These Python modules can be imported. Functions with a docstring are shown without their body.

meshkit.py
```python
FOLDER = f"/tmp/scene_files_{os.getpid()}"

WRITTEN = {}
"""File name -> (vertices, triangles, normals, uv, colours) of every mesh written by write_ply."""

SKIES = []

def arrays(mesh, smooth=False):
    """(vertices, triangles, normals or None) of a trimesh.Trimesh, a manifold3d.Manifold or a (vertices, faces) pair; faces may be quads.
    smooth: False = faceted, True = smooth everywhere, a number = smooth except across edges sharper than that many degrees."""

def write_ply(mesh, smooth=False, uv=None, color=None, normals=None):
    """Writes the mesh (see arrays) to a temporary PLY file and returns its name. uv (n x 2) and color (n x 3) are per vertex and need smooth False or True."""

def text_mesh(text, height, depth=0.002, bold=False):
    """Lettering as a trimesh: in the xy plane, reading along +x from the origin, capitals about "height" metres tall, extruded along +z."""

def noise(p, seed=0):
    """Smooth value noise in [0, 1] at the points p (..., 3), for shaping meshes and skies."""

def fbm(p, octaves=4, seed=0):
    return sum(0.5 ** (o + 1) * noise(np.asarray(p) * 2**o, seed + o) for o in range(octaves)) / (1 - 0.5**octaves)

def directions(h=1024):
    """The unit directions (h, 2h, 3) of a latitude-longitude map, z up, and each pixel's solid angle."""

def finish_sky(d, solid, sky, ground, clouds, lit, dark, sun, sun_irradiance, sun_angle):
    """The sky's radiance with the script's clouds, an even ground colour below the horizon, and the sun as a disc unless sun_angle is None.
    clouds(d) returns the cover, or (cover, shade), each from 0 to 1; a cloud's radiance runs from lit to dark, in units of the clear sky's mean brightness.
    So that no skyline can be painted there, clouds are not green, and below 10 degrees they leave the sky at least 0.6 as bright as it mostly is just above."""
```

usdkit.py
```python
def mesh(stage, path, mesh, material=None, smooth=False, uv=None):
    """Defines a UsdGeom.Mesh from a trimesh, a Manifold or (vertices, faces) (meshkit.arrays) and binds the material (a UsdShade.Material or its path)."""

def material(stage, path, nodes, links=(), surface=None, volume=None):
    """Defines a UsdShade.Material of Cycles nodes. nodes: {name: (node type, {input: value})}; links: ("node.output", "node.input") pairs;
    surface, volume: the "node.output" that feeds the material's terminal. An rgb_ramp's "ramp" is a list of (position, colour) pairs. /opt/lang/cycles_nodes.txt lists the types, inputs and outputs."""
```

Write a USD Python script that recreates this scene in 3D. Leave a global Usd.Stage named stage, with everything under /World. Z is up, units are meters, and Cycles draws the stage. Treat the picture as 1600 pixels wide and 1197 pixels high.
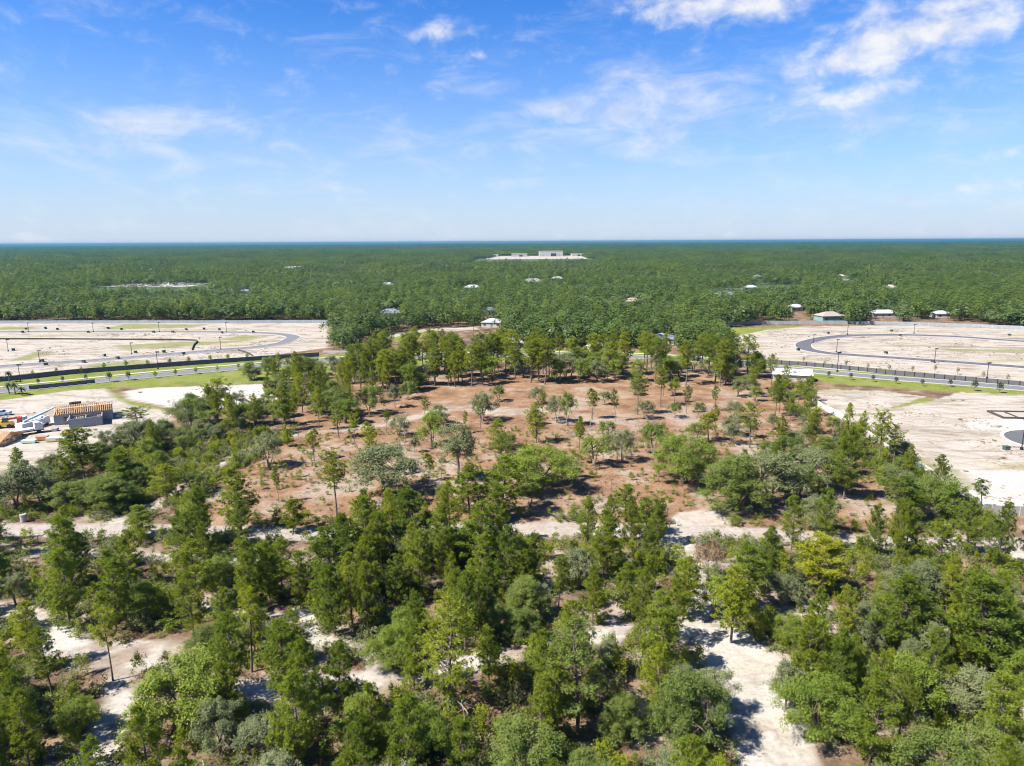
import math, numpy as np, trimesh, usdkit, meshkit
from pxr import Usd, UsdGeom, UsdLux, UsdShade, Gf, Sdf, Vt
import shapely
from shapely.geometry import Polygon, LineString
from scipy.ndimage import distance_transform_edt
from scipy.spatial import cKDTree

stage = Usd.Stage.CreateInMemory()
UsdGeom.SetStageUpAxis(stage, 'Z'); UsdGeom.SetStageMetersPerUnit(stage, 1.0)
UsdGeom.Xform.Define(stage, '/World'); UsdGeom.Scope.Define(stage, '/World/Looks')
rad, PI = math.radians, math.pi

# ------------------------------------------------------------------ camera
CAM_H, PITCH, ROLL, FPX = 50.0, rad(11.55), rad(0.30), 1081.0
EXPOSURE = 1.52
fw = np.array([0, math.cos(PITCH), -math.sin(PITCH)]); rt0 = np.array([1.0, 0, 0]); up0 = np.array([0, math.sin(PITCH), math.cos(PITCH)])
rt = math.cos(ROLL) * rt0 - math.sin(ROLL) * up0; up = math.sin(ROLL) * rt0 + math.cos(ROLL) * up0
EYE = np.array([0, 0, CAM_H])
cam = UsdGeom.Camera.Define(stage, '/World/camera')
M = Gf.Matrix4d(*[*rt, 0], *[*up, 0], *[*(-fw), 0], *[*EYE, 1])
cam.AddTransformOp().Set(M)
cam.CreateHorizontalApertureAttr(36.0); cam.CreateVerticalApertureAttr(36.0 * 766 / 1024)
cam.CreateFocalLengthAttr(36.0 * FPX / 1600); cam.CreateClippingRangeAttr(Gf.Vec2f(0.5, 100000)); cam.CreateExposureAttr(EXPOSURE)

# ------------------------------------------------------------------ sun and sky
SUN_EL, SUN_AZ = rad(50), math.atan2(-0.92, -0.40)
SUN_I, SKY_S = 1.22, 0.066
sd_ = np.array([math.cos(SUN_EL) * math.sin(SUN_AZ), math.cos(SUN_EL) * math.cos(SUN_AZ), math.sin(SUN_EL)])
sun = UsdLux.DistantLight.Define(stage, '/World/sun_light')
zx = np.cross([0, 0, 1.0], sd_); zx /= np.linalg.norm(zx); zy = np.cross(sd_, zx)
sun.AddTransformOp().Set(Gf.Matrix4d(*[*zx, 0], *[*zy, 0], *[*sd_, 0], 0, 0, 0, 1))
sun.CreateIntensityAttr(SUN_I); sun.CreateAngleAttr(0.53); sun.CreateNormalizeAttr(True); sun.CreateColorAttr(Gf.Vec3f(1.0, 0.95, 0.87))


def ray(px, py):
    d = fw + rt * ((px - 800) / FPX) + up * ((598.5 - py) / FPX)
    return d / np.linalg.norm(d)


def gp(px, py, z=0.0):
    """The point of the level z that the photograph shows at a pixel (1600 x 1197)."""
    d = ray(px, py)
    t = (z - CAM_H) / d[2]
    return EYE + d * t


def proj(p):
    q = np.asarray(p, float) - EYE
    zc = q @ fw
    return np.stack([800 + FPX * (q @ rt) / zc, 598.5 - FPX * (q @ up) / zc], -1), zc


def mpp(px, py):
    """Metres per photograph pixel on the ground there."""
    return ((gp(px, py) - EYE) @ fw) / FPX


# sky: physical sky, with clouds placed by direction (azimuth, elevation)
nodes, links = {}, []
nodes['tc'] = ('geometry', {})
nodes['sep'] = ('separate_xyz', {}); links += [('tc.position', 'sep.vector')]
nodes['az'] = ('math', {'math_type': 'arctan2'}); links += [('sep.x', 'az.value1'), ('sep.y', 'az.value2')]
nodes['el'] = ('math', {'math_type': 'arcsine'}); links += [('sep.z', 'el.value1')]
nodes['uv'] = ('combine_xyz', {'z': 0.0}); links += [('az.value', 'uv.x'), ('el.value', 'uv.y')]
nodes['nm'] = ('mapping', {'scale': (9, 26, 1), 'rotation': (0, 0, rad(6))}); links += [('uv.vector', 'nm.vector')]
nodes['nz'] = ('noise_texture', {'scale': 1.0, 'detail': 7.0, 'roughness': 0.62, 'distortion': 0.6}); links += [('nm.vector', 'nz.vector')]
nodes['nm2'] = ('mapping', {'scale': (22, 34, 1), 'rotation': (0, 0, rad(-14))}); links += [('uv.vector', 'nm2.vector')]
nodes['nz2'] = ('noise_texture', {'scale': 1.0, 'detail': 8.0, 'roughness': 0.58, 'distortion': 0.25}); links += [('nm2.vector', 'nz2.vector')]


def azel(px, py):
    d = ray(px, py)
    return math.atan2(d[0], d[1]), math.asin(d[2])


def blob_set(tag, blobs):
    last = None
    for i, (px, py, ax, ay, rot, s) in enumerate(blobs):
        a, e = azel(px, py)
        m, g, k = f'{tag}m{i}', f'{tag}g{i}', f'{tag}k{i}'
        nodes[m] = ('mapping', {'mapping_type': 'texture', 'location': (a, e, 0), 'rotation': (0, 0, rad(rot)), 'scale': (ax / FPX, ay / FPX, 1)})
        nodes[g] = ('gradient_texture', {'gradient_type': 'spherical'})
        nodes[k] = ('math', {'math_type': 'multiply', 'value2': s})
        links.extend([('uv.vector', f'{m}.vector'), (f'{m}.vector', f'{g}.vector'), (f'{g}.fac', f'{k}.value1')])
        if last:
            nodes[f'{tag}x{i}'] = ('math', {'math_type': 'smoothmax', 'value3': 0.12})
            links.extend([(f'{last}.value', f'{tag}x{i}.value1'), (f'{k}.value', f'{tag}x{i}.value2')])
            last = f'{tag}x{i}'
        else:
            last = k
    return last


cum = blob_set('c', [(1400, 60, 190, 62, 14, 1.5), (1310, 95, 130, 45, 20, 1.2), (1480, 40, 150, 55, 8, 1.4), (1555, 35, 75, 26, 25, 0.9), (1080, 5, 170, 42, -4, 1.25),
                     (1180, 5, 190, 40, 4, 1.2), (1020, 20, 60, 26, -30, 0.9), (1330, 153, 125, 30, 6, 1.15), (690, 48, 80, 30, 5, 0.85), (750, 87, 30, 14, 0, 0.7), (555, 10, 46, 14, 6, 0.75),
                     (1540, 292, 90, 14, 4, 0.75), (1590, 240, 80, 16, 4, 0.6), (1140, 366, 34, 9, 0, 0.75), (1290, 371, 26, 6, 0, 0.6), (60, 372, 70, 10, 0, 0.6), (1200, 368, 24, 6, 0, 0.5), (1420, 100, 230, 100, 10, 0.5)])
cir = blob_set('w', [(1000, 165, 260, 85, 8, 1.0), (1050, 135, 130, 40, 10, 0.9), (870, 170, 120, 30, 0, 0.9), (960, 200, 240, 50, 4, 0.8), (240, 195, 330, 40, 2, 0.75), (80, 228, 240, 32, 2, 0.85),
                     (1000, 215, 420, 40, 0, 0.7), (1300, 190, 420, 60, 0, 0.5), (700, 135, 150, 30, 0, 0.45), (820, 285, 90, 16, 6, 0.5), (1180, 245, 160, 18, 3, 0.5), (1500, 315, 420, 26, 1, 0.45), (400, 230, 500, 100, 0, 0.45)])


def mathn(name, op, a, b, c=None):
    v = {'math_type': op}
    for key, x in (('value1', a), ('value2', b), ('value3', c)):
        if isinstance(x, str):
            links.append((x, f'{name}.{key}'))
        elif x is not None:
            v[key] = x
    nodes[name] = ('math', v)
    return f'{name}.value'


def rng_(name, v, a, b, c, d):
    nodes[name] = ('map_range', {'from_min': a, 'from_max': b, 'to_min': c, 'to_max': d, 'clamp': True, 'range_type': 'smoothstep'})
    links.append((v, f'{name}.value'))
    return f'{name}.result'


cmask = mathn('cmx', 'multiply_add', 'nz2.fac', 2.2, -1.24)
cmask = mathn('cmy', 'add', f'{cum}.value', cmask)
ca = rng_('ca', cmask, 0.0, 1.35, 0, 0.93)
wmask = mathn('wmx', 'multiply_add', 'nz.fac', 2.5, -1.28)
wmask = mathn('wmy', 'add', f'{cir}.value', wmask)
wa = rng_('wa', wmask, 0.0, 1.3, 0, 0.72)
ga = rng_('ga', 'nz.fac', 0.52, 0.85, 0, 0.13)          # faint veil everywhere
alpha = mathn('al1', 'maximum', wa, ca)
alpha = mathn('al2', 'maximum', alpha, ga)
nodes['sky'] = ('sky_texture', {'sky_type': 'single_scattering', 'sun_disc': False, 'sun_elevation': SUN_EL, 'sun_rotation': SUN_AZ, 'altitude': 60.0, 'air_density': 1.0, 'aerosol_density': 0.3, 'ozone_density': 3.0})
nodes['skyh'] = ('hsv', {'saturation': 1.25, 'value': 1.0}); links += [('sky.color', 'skyh.color')]
nodes['tint'] = ('mix', {'mix_type': 'multiply', 'fac': 1.0, 'color2': (0.34, 0.655, 1.01)}); links += [('skyh.color', 'tint.color1')]
lowf = mathn('lo1', 'multiply_add', 'el.value', -1 / rad(21), 1.0)
nodes['lo1'][1]['use_clamp'] = True
lowf = mathn('lo2', 'power', lowf, 2.1)
nodes['air'] = ('mix', {'color2': (3.55, 4.02, 4.8)}); links += [('tint.color', 'air.color1'), (lowf, 'air.fac')]
nodes['cc'] = ('rgb_ramp', {'ramp': [(0.36, (3.5, 3.85, 4.6)), (0.5, (4.6, 4.7, 5.0)), (0.6, (5.1, 5.1, 5.15))]}); links += [('nz2.fac', 'cc.fac')]
nodes['skm'] = ('mix', {'mix_type': 'mix'})
links += [('air.color', 'skm.color1'), ('cc.color', 'skm.color2'), (alpha, 'skm.fac')]
nodes['bg'] = ('background_shader', {'strength': SKY_S}); links += [('skm.color', 'bg.color')]
sky_mat = usdkit.material(stage, '/World/Looks/sky', nodes, links, surface='bg.background')
dome = UsdLux.DomeLight.Define(stage, '/World/sky')
UsdShade.MaterialBindingAPI.Apply(dome.GetPrim()).Bind(sky_mat)
dome.GetPrim().SetCustomDataByKey('kind', 'structure')

# ------------------------------------------------------------------ helpers
used = {}


def numbered(parent, name):
    k = (parent, name)
    n = used.get(k, 0); used[k] = n + 1
    return f'{parent}/{name}' + (f'_{n:03d}' if n else '')


def tag(prim, label=None, cat=None, group=None, kind=None):
    for k, v in (('label', label), ('category', cat), ('group', group), ('kind', kind)):
        if v: prim.SetCustomDataByKey(k, v)
    return prim


def xform(name, loc=(0, 0, 0), rz=0.0, sc=None, parent='/World'):
    x = UsdGeom.Xform.Define(stage, numbered(parent, name))
    x.AddTranslateOp().Set(Gf.Vec3d(*map(float, loc))); x.AddRotateZOp().Set(float(math.degrees(rz)))
    if sc is not None: x.AddScaleOp().Set(Gf.Vec3f(*map(float, sc)))
    return x.GetPrim()


def put(name, m, mat, parent='/World', smooth=False):
    par = parent if isinstance(parent, str) else str(parent.GetPath())
    return usdkit.mesh(stage, numbered(par, name), m, LOOK[mat], smooth).GetPrim()


class MB:
    def __init__(s): s.v, s.f, s.n = [], [], 0

    def add(s, v, f):
        v = np.asarray(v, float); f = np.asarray(f, int)
        if f.shape[1] == 4: f = np.vstack([f[:, [0, 1, 2]], f[:, [0, 2, 3]]])
        s.v.append(v); s.f.append(f + s.n); s.n += len(v); return s

    def box(s, c, size, rz=0.0, rx=0.0):
        b = trimesh.creation.box(size)
        T = trimesh.transformations
        if rx: b.apply_transform(T.rotation_matrix(rx, [1, 0, 0]))
        if rz: b.apply_transform(T.rotation_matrix(rz, [0, 0, 1]))
        return s.add(b.vertices + np.asarray(c, float), b.faces)

    def beam(s, a, b, w, h=None):
        a, b = np.asarray(a, float), np.asarray(b, float); h = h or w
        d = b - a; L = np.linalg.norm(d); d /= L
        u = np.cross(d, [0, 0, 1.0]); u = u / np.linalg.norm(u) if np.linalg.norm(u) > 1e-6 else np.array([1.0, 0, 0])
        n = np.cross(u, d)
        v = [p + u * x * w / 2 + n * y * h / 2 for p in (a, b) for x, y in ((-1, -1), (1, -1), (1, 1), (-1, 1))]
        return s.add(v, [[0, 3, 2, 1], [4, 5, 6, 7], [0, 1, 5, 4], [1, 2, 6, 5], [2, 3, 7, 6], [3, 0, 4, 7]])

    def tube(s, pts, r, k=6, cap=True):
        pts = np.asarray(pts, float); r = np.broadcast_to(np.asarray(r, float), (len(pts),))
        t = np.gradient(pts, axis=0); t /= np.linalg.norm(t, axis=1, keepdims=True) + 1e-9
        ref = np.where(np.abs(t[:, 2:3]) > 0.9, [[1.0, 0, 0]], [[0, 0, 1.0]])
        u = np.cross(ref, t); u /= np.linalg.norm(u, axis=1, keepdims=True) + 1e-9
        w = np.cross(t, u); a = np.arange(k) / k * 2 * PI
        ring = pts[:, None] + r[:, None, None] * (u[:, None] * np.cos(a)[None, :, None] + w[:, None] * np.sin(a)[None, :, None])
        i = np.arange(len(pts) - 1)[:, None] * k; j = np.arange(k)[None]; j2 = (j + 1) % k
        f = np.stack([i + j, i + j2, i + k + j2, i + k + j], -1).reshape(-1, 4)
        s.add(ring.reshape(-1, 3), f)
        if cap:
            for o in (0, (len(pts) - 1) * k):
                s.f.append(np.array([[o, o + q, o + q + 1] for q in range(1, k - 1)]) + s.n - len(pts) * k)
        return s

    def mesh(s): return np.vstack(s.v), np.vstack(s.f)


# ------------------------------------------------------------------ materials
LOOK = {}


def simple(name, col, rough=0.7, metal=0.0, var=0.12, scale=3.0, spec=0.3):
    c = np.array(col, float)
    LOOK[name] = usdkit.material(stage, f'/World/Looks/{name}', {
        'tc': ('texture_coordinate', {}), 'n': ('noise_texture', {'scale': scale, 'detail': 4.0}),
        'r': ('rgb_ramp', {'ramp': [(0.25, tuple(c * (1 - var))), (0.75, tuple(np.minimum(c * (1 + var), 0.95)))]}),
        'p': ('principled_bsdf', {'roughness': rough, 'metallic': metal, 'specular_ior_level': spec})},
        [('tc.object', 'n.vector'), ('n.fac', 'r.fac'), ('r.color', 'p.base_color')], surface='p.BSDF')


simple('bark', (0.13, 0.095, 0.075), 0.9, var=0.35, scale=5)
simple('bark_pale', (0.24, 0.2, 0.17), 0.9, var=0.35, scale=5)
simple('dead_wood', (0.22, 0.2, 0.18), 0.9, var=0.25, scale=4)
simple('charred', (0.055, 0.048, 0.045), 0.9, var=0.3, scale=4)
simple('asphalt', (0.12, 0.12, 0.125), 0.85, var=0.12, scale=0.4)
simple('asphalt_dark', (0.08, 0.078, 0.085), 0.85, var=0.15, scale=0.4)
simple('concrete', (0.344, 0.323, 0.297), 0.8, var=0.1, scale=1.5)
simple('block_wall', (0.241, 0.241, 0.249), 0.85, var=0.1, scale=2)
simple('timber', (0.473, 0.292, 0.146), 0.7, var=0.2, scale=2)
simple('timber_pale', (0.516, 0.370, 0.215), 0.7, var=0.15, scale=2)
simple('white_vinyl', (0.430, 0.421, 0.404), 0.5, var=0.05)
simple('grey_panel', (0.258, 0.245, 0.232), 0.6, var=0.06, scale=1)
simple('dark_wall', (0.085, 0.085, 0.088), 0.8, var=0.15, scale=1)
simple('fence_grey', (0.258, 0.275, 0.284), 0.6, var=0.12, scale=0.3)
simple('black_metal', (0.03, 0.03, 0.032), 0.5, 0.3)
simple('box_green', (0.05, 0.075, 0.06), 0.5)
simple('white_paint', (0.516, 0.516, 0.516), 0.4, var=0.05)
simple('blue_paint', (0.12, 0.25, 0.42), 0.45)
simple('pale_blue_paint', (0.32, 0.42, 0.52), 0.4)
simple('yellow_paint', (0.65, 0.42, 0.03), 0.45)
simple('red_paint', (0.4, 0.06, 0.04), 0.5)
simple('rubber', (0.025, 0.025, 0.025), 0.8)
simple('glass_dark', (0.03, 0.04, 0.05), 0.1, spec=0.6)
simple('green_wrap', (0.42, 0.52, 0.45), 0.5)
simple('orange_lumber', (0.387, 0.189, 0.086), 0.7)
simple('roof_grey', (0.258, 0.258, 0.267), 0.8, var=0.15)
simple('roof_white', (0.32, 0.33, 0.35), 0.5, var=0.06)
simple('roof_brown', (0.241, 0.206, 0.181), 0.8, var=0.15)
simple('roof_pink', (0.310, 0.241, 0.206), 0.8, var=0.1)
simple('roof_slate', (0.15, 0.17, 0.21), 0.7, var=0.15)
simple('wall_cream', (0.361, 0.344, 0.310), 0.8, var=0.06)
simple('wall_teal', (0.14, 0.24, 0.22), 0.7, var=0.06)
simple('magenta', (0.45, 0.05, 0.32), 0.6)
simple('silt', (0.05, 0.045, 0.04), 0.8)


def leaf_mat(name, dark, mid, light, trans=0.28, rough=0.55):
    """Leaves: tone varies from leaf to leaf, from clump to clump and from tree to tree."""
    LOOK[name] = usdkit.material(stage, f'/World/Looks/{name}', {
        'g': ('geometry', {}), 'oi': ('object_info', {}), 'n1': ('noise_texture', {'scale': 0.45, 'detail': 2.0}), 'n2': ('noise_texture', {'scale': 0.011, 'detail': 6.0, 'roughness': 0.65}), 'n': ('mix_float', {'fac': 0.55}),
        'a1': ('math', {'math_type': 'multiply_add', 'value2': 0.5, 'value3': -0.1}),
        'a2': ('math', {'math_type': 'multiply_add', 'value2': 0.7}), 
        'a3': ('math', {'math_type': 'multiply_add', 'value2': 0.3}),
        'r': ('rgb_ramp', {'ramp': [(0.15, dark), (0.5, mid), (0.85, light)]}),
        'p': ('principled_bsdf', {'roughness': rough, 'specular_ior_level': 0.25}), 't': ('translucent_bsdf', {}),
        'tg': ('mix', {'mix_type': 'multiply', 'fac': 1.0, 'color2': (1.25, 1.2, 0.6)}),
        'm': ('mix_closure', {'fac': trans})},
        [('g.position', 'n1.vector'), ('g.position', 'n2.vector'), ('n1.fac', 'n.a'), ('n2.fac', 'n.b'), ('g.random_per_island', 'a1.value1'), ('n.result', 'a2.value1'), ('a1.value', 'a2.value3'), ('oi.random', 'a3.value1'), ('a2.value', 'a3.value3'),
         ('a3.value', 'r.fac'), ('r.color', 'p.base_color'), ('r.color', 'tg.color1'), ('tg.color', 't.color'), ('p.BSDF', 'm.closure1'), ('t.BSDF', 'm.closure2')], surface='m.closure')


leaf_mat('pine_needles', (0.1, 0.14, 0.01), (0.226, 0.26, 0.017), (0.345, 0.345, 0.03), 0.5)
leaf_mat('pine_needles_deep', (0.082, 0.127, 0.012), (0.178, 0.228, 0.021), (0.27, 0.3, 0.033), 0.5)
leaf_mat('pine_needles_gold', (0.21, 0.235, 0.014), (0.34, 0.345, 0.02), (0.44, 0.42, 0.035), 0.45)
leaf_mat('oak_leaves', (0.085, 0.125, 0.024), (0.16, 0.2, 0.04), (0.245, 0.27, 0.066), 0.4)
leaf_mat('oak_leaves_grey', (0.11, 0.135, 0.06), (0.18, 0.2, 0.09), (0.26, 0.275, 0.135), 0.33)
leaf_mat('oak_leaves_bright', (0.1, 0.155, 0.018), (0.19, 0.24, 0.03), (0.28, 0.315, 0.05), 0.4)
leaf_mat('scrub_leaves', (0.1, 0.11, 0.035), (0.18, 0.175, 0.065), (0.28, 0.25, 0.12), 0.3)
leaf_mat('brown_leaves', (0.12, 0.07, 0.04), (0.2, 0.12, 0.07), (0.26, 0.19, 0.12), 0.2)
leaf_mat('far_leaves', (0.036, 0.068, 0.018), (0.098, 0.145, 0.03), (0.195, 0.225, 0.044), 0.35)
leaf_mat('far_oak_leaves', (0.042, 0.07, 0.03), (0.095, 0.13, 0.048), (0.18, 0.205, 0.08), 0.3)
leaf_mat('far_pine_needles', (0.042, 0.072, 0.014), (0.118, 0.155, 0.024), (0.22, 0.24, 0.036), 0.35)
leaf_mat('lime_leaves', (0.14, 0.2, 0.02), (0.22, 0.27, 0.03), (0.3, 0.33, 0.05))
leaf_mat('dark_leaves', (0.03, 0.05, 0.02), (0.05, 0.075, 0.028), (0.08, 0.1, 0.04))


def ground_mat():
    n, l = {}, []

    def N(name, kind, inp, *lk):
        n[name] = (kind, inp); l.extend((a, f'{name}.{b}') for a, b in lk); return name

    N('g', 'geometry', {})
    N('fine', 'noise_texture', {'scale': 1.6, 'detail': 6.0, 'roughness': 0.7}, ('g.position', 'vector'))
    N('mid', 'noise_texture', {'scale': 0.16, 'detail': 5.0, 'roughness': 0.6}, ('g.position', 'vector'))
    N('st', 'mapping', {'scale': (0.05, 0.2, 0.1), 'rotation': (0, 0, 0.12)}, ('g.position', 'vector'))
    N('streak', 'noise_texture', {'scale': 1.0, 'detail': 7.0, 'roughness': 0.68, 'distortion': 0.8}, ('st.vector', 'vector'))
    N('st2', 'mapping', {'scale': (0.012, 0.05, 0.1), 'rotation': (0, 0, -0.1), 'location': (3.3, 7.1, 0)}, ('g.position', 'vector'))
    N('big', 'noise_texture', {'scale': 1.0, 'detail': 4.0, 'roughness': 0.55}, ('st2.vector', 'vector'))
    for a in ('sand', 'straw', 'grass', 'road'):
        N('w_' + a, 'attribute', {'attribute': a})
    # sand
    N('s1', 'rgb_ramp', {'ramp': [(0.34, (0.165, 0.136, 0.104)), (0.42, (0.25, 0.216, 0.172)), (0.5, (0.315, 0.283, 0.239)), (0.62, (0.36, 0.332, 0.29))]}, ('streak.fac', 'fac'))
    N('s2r', 'map_range', {'from_min': 0.44, 'from_max': 0.62, 'to_min': 0.15, 'to_max': 0.8, 'clamp': True}, ('mid.fac', 'value'))
    N('s2k', 'map_range', {'from_min': 0.5, 'from_max': 0.64, 'to_min': 0, 'to_max': 1, 'clamp': True}, ('streak.fac', 'value'))
    N('s2m', 'math', {'math_type': 'multiply'}, ('s2r.result', 'value1'), ('s2k.result', 'value2'))
    N('s2', 'mix', {'color2': (0.232, 0.172, 0.129)}, ('s2m.value', 'fac'), ('s1.color', 'color1'))
    N('s3r', 'map_range', {'from_min': 0.57, 'from_max': 0.68, 'to_min': 0, 'to_max': 0.65, 'clamp': True}, ('big.fac', 'value'))
    N('s3', 'mix', {'color2': (0.206, 0.189, 0.060)}, ('s3r.result', 'fac'), ('s2.color', 'color1'))
    # trodden road sand stays pale
    N('rd', 'rgb_ramp', {'ramp': [(0.3, (0.232, 0.200, 0.169)), (0.7, (0.310, 0.280, 0.249))]}, ('mid.fac', 'fac'))
    N('w_white', 'attribute', {'attribute': 'white'})
    N('soil', 'noise_texture', {'scale': 0.055, 'detail': 8.0, 'roughness': 0.72, 'distortion': 1.2}, ('g.position', 'vector'))
    N('s4r', 'map_range', {'from_min': 0.53, 'from_max': 0.66, 'to_min': 0, 'to_max': 0.7, 'clamp': True}, ('soil.fac', 'value'))
    N('s4', 'mix', {'color2': (0.146, 0.107, 0.077)}, ('s4r.result', 'fac'), ('s3.color', 'color1'))
    N('wv', 'wave_texture', {'scale': 0.07, 'distortion': 9.0, 'detail': 3.0, 'detail_scale': 0.35, 'bands_direction': 'diagonal'}, ('g.position', 'vector'))
    N('s5r', 'map_range', {'from_min': 0.86, 'from_max': 1.0, 'to_min': 0, 'to_max': 0.5, 'clamp': True}, ('wv.fac', 'value'))
    N('s5m', 'math', {'math_type': 'multiply'}, ('s5r.result', 'value1'), ('fine.fac', 'value2'))
    N('s5', 'mix', {'color2': (0.172, 0.142, 0.112)}, ('s5m.value', 'fac'), ('s4.color', 'color1'))
    N('wh', 'mix', {'color2': (0.375, 0.358, 0.33)}, ('w_white.fac', 'fac'), ('s5.color', 'color1'))
    N('rds', 'mix', {}, ('w_road.fac', 'fac'), ('wh.color', 'color1'), ('rd.color', 'color2'))
    N('sfine', 'rgb_ramp', {'ramp': [(0.3, (0.66, 0.64, 0.62)), (0.42, (0.86, 0.85, 0.84)), (0.55, (1, 1, 1))]}, ('fine.fac', 'fac'))
    N('sandc', 'mix', {'mix_type': 'multiply', 'fac': 1.0}, ('rds.color', 'color1'), ('sfine.color', 'color2'))
    # straw
    N('p1', 'rgb_ramp', {'ramp': [(0.28, (0.077, 0.048, 0.029)), (0.42, (0.159, 0.091, 0.052)), (0.54, (0.205, 0.123, 0.071)), (0.62, (0.215, 0.146, 0.093)), (0.7, (0.258, 0.215, 0.168))]}, ('mid.fac', 'fac'))
    N('p2', 'rgb_ramp', {'ramp': [(0.3, (0.6, 0.55, 0.52)), (0.5, (0.95, 0.95, 0.95)), (0.7, (1.15, 1.15, 1.15))]}, ('fine.fac', 'fac'))
    N('strawc', 'mix', {'mix_type': 'multiply', 'fac': 1.0}, ('p1.color', 'color1'), ('p2.color', 'color2'))
    # grass
    N('g1', 'rgb_ramp', {'ramp': [(0.3, (0.086, 0.107, 0.024)), (0.5, (0.133, 0.153, 0.028)), (0.72, (0.172, 0.159, 0.069))]}, ('mid.fac', 'fac'))
    N('grassc', 'mix', {'mix_type': 'multiply', 'fac': 0.7}, ('g1.color', 'color1'), ('p2.color', 'color2'))
    # woodland litter
    N('l1', 'rgb_ramp', {'ramp': [(0.3, (0.060, 0.047, 0.026)), (0.45, (0.112, 0.073, 0.046)), (0.58, (0.163, 0.112, 0.077)), (0.7, (0.249, 0.211, 0.172))]}, ('mid.fac', 'fac'))
    N('l2', 'mix', {'mix_type': 'multiply', 'fac': 1.0}, ('l1.color', 'color1'), ('p2.color', 'color2'))
    N('a', 'mix', {}, ('w_straw.fac', 'fac'), ('l2.color', 'color1'), ('strawc.color', 'color2'))
    N('b', 'mix', {}, ('w_grass.fac', 'fac'), ('a.color', 'color1'), ('grassc.color', 'color2'))
    N('c', 'mix', {}, ('w_sand.fac', 'fac'), ('b.color', 'color1'), ('sandc.color', 'color2'))
    N('bm', 'bump', {'strength': 0.6, 'distance': 0.12}, ('fine.fac', 'height'))
    N('p', 'principled_bsdf', {'roughness': 0.95, 'specular_ior_level': 0.1}, ('c.color', 'base_color'), ('bm.normal', 'normal'))
    LOOK['earth'] = usdkit.material(stage, '/World/Looks/earth', n, l, surface='p.BSDF')


ground_mat()
simple('forest_floor', (0.05, 0.075, 0.03), 0.95, var=0.4, scale=0.03)
simple('sand_far', (0.292, 0.258, 0.215), 0.9, var=0.12, scale=0.05)

# ------------------------------------------------------------------ ground zones (outlines read off the photograph, laid on the ground)
GP = lambda pts: [tuple(gp(x, y)[:2]) for x, y in pts]


def line(pts, w):
    """A strip of width w (metres) along pixel points on the ground, smoothed."""
    p = np.array(GP(pts))
    t = np.concatenate([[0], np.cumsum(np.linalg.norm(np.diff(p, axis=0), axis=1))])
    from scipy.interpolate import PchipInterpolator
    s = np.arange(0, t[-1], 1.5)
    q = np.stack([PchipInterpolator(t, p[:, 0])(s), PchipInterpolator(t, p[:, 1])(s)], 1)
    ww = np.interp(s, t, np.broadcast_to(np.asarray(w, float), t.shape))
    return q, ww


def strip(pts, w):
    q, ww = line(pts, w)
    d = np.gradient(q, axis=0); d /= np.linalg.norm(d, axis=1, keepdims=True)
    nn = np.stack([-d[:, 1], d[:, 0]], 1) * ww[:, None] / 2
    return Polygon(np.vstack([q + nn, (q - nn)[::-1]])).buffer(0)


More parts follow.
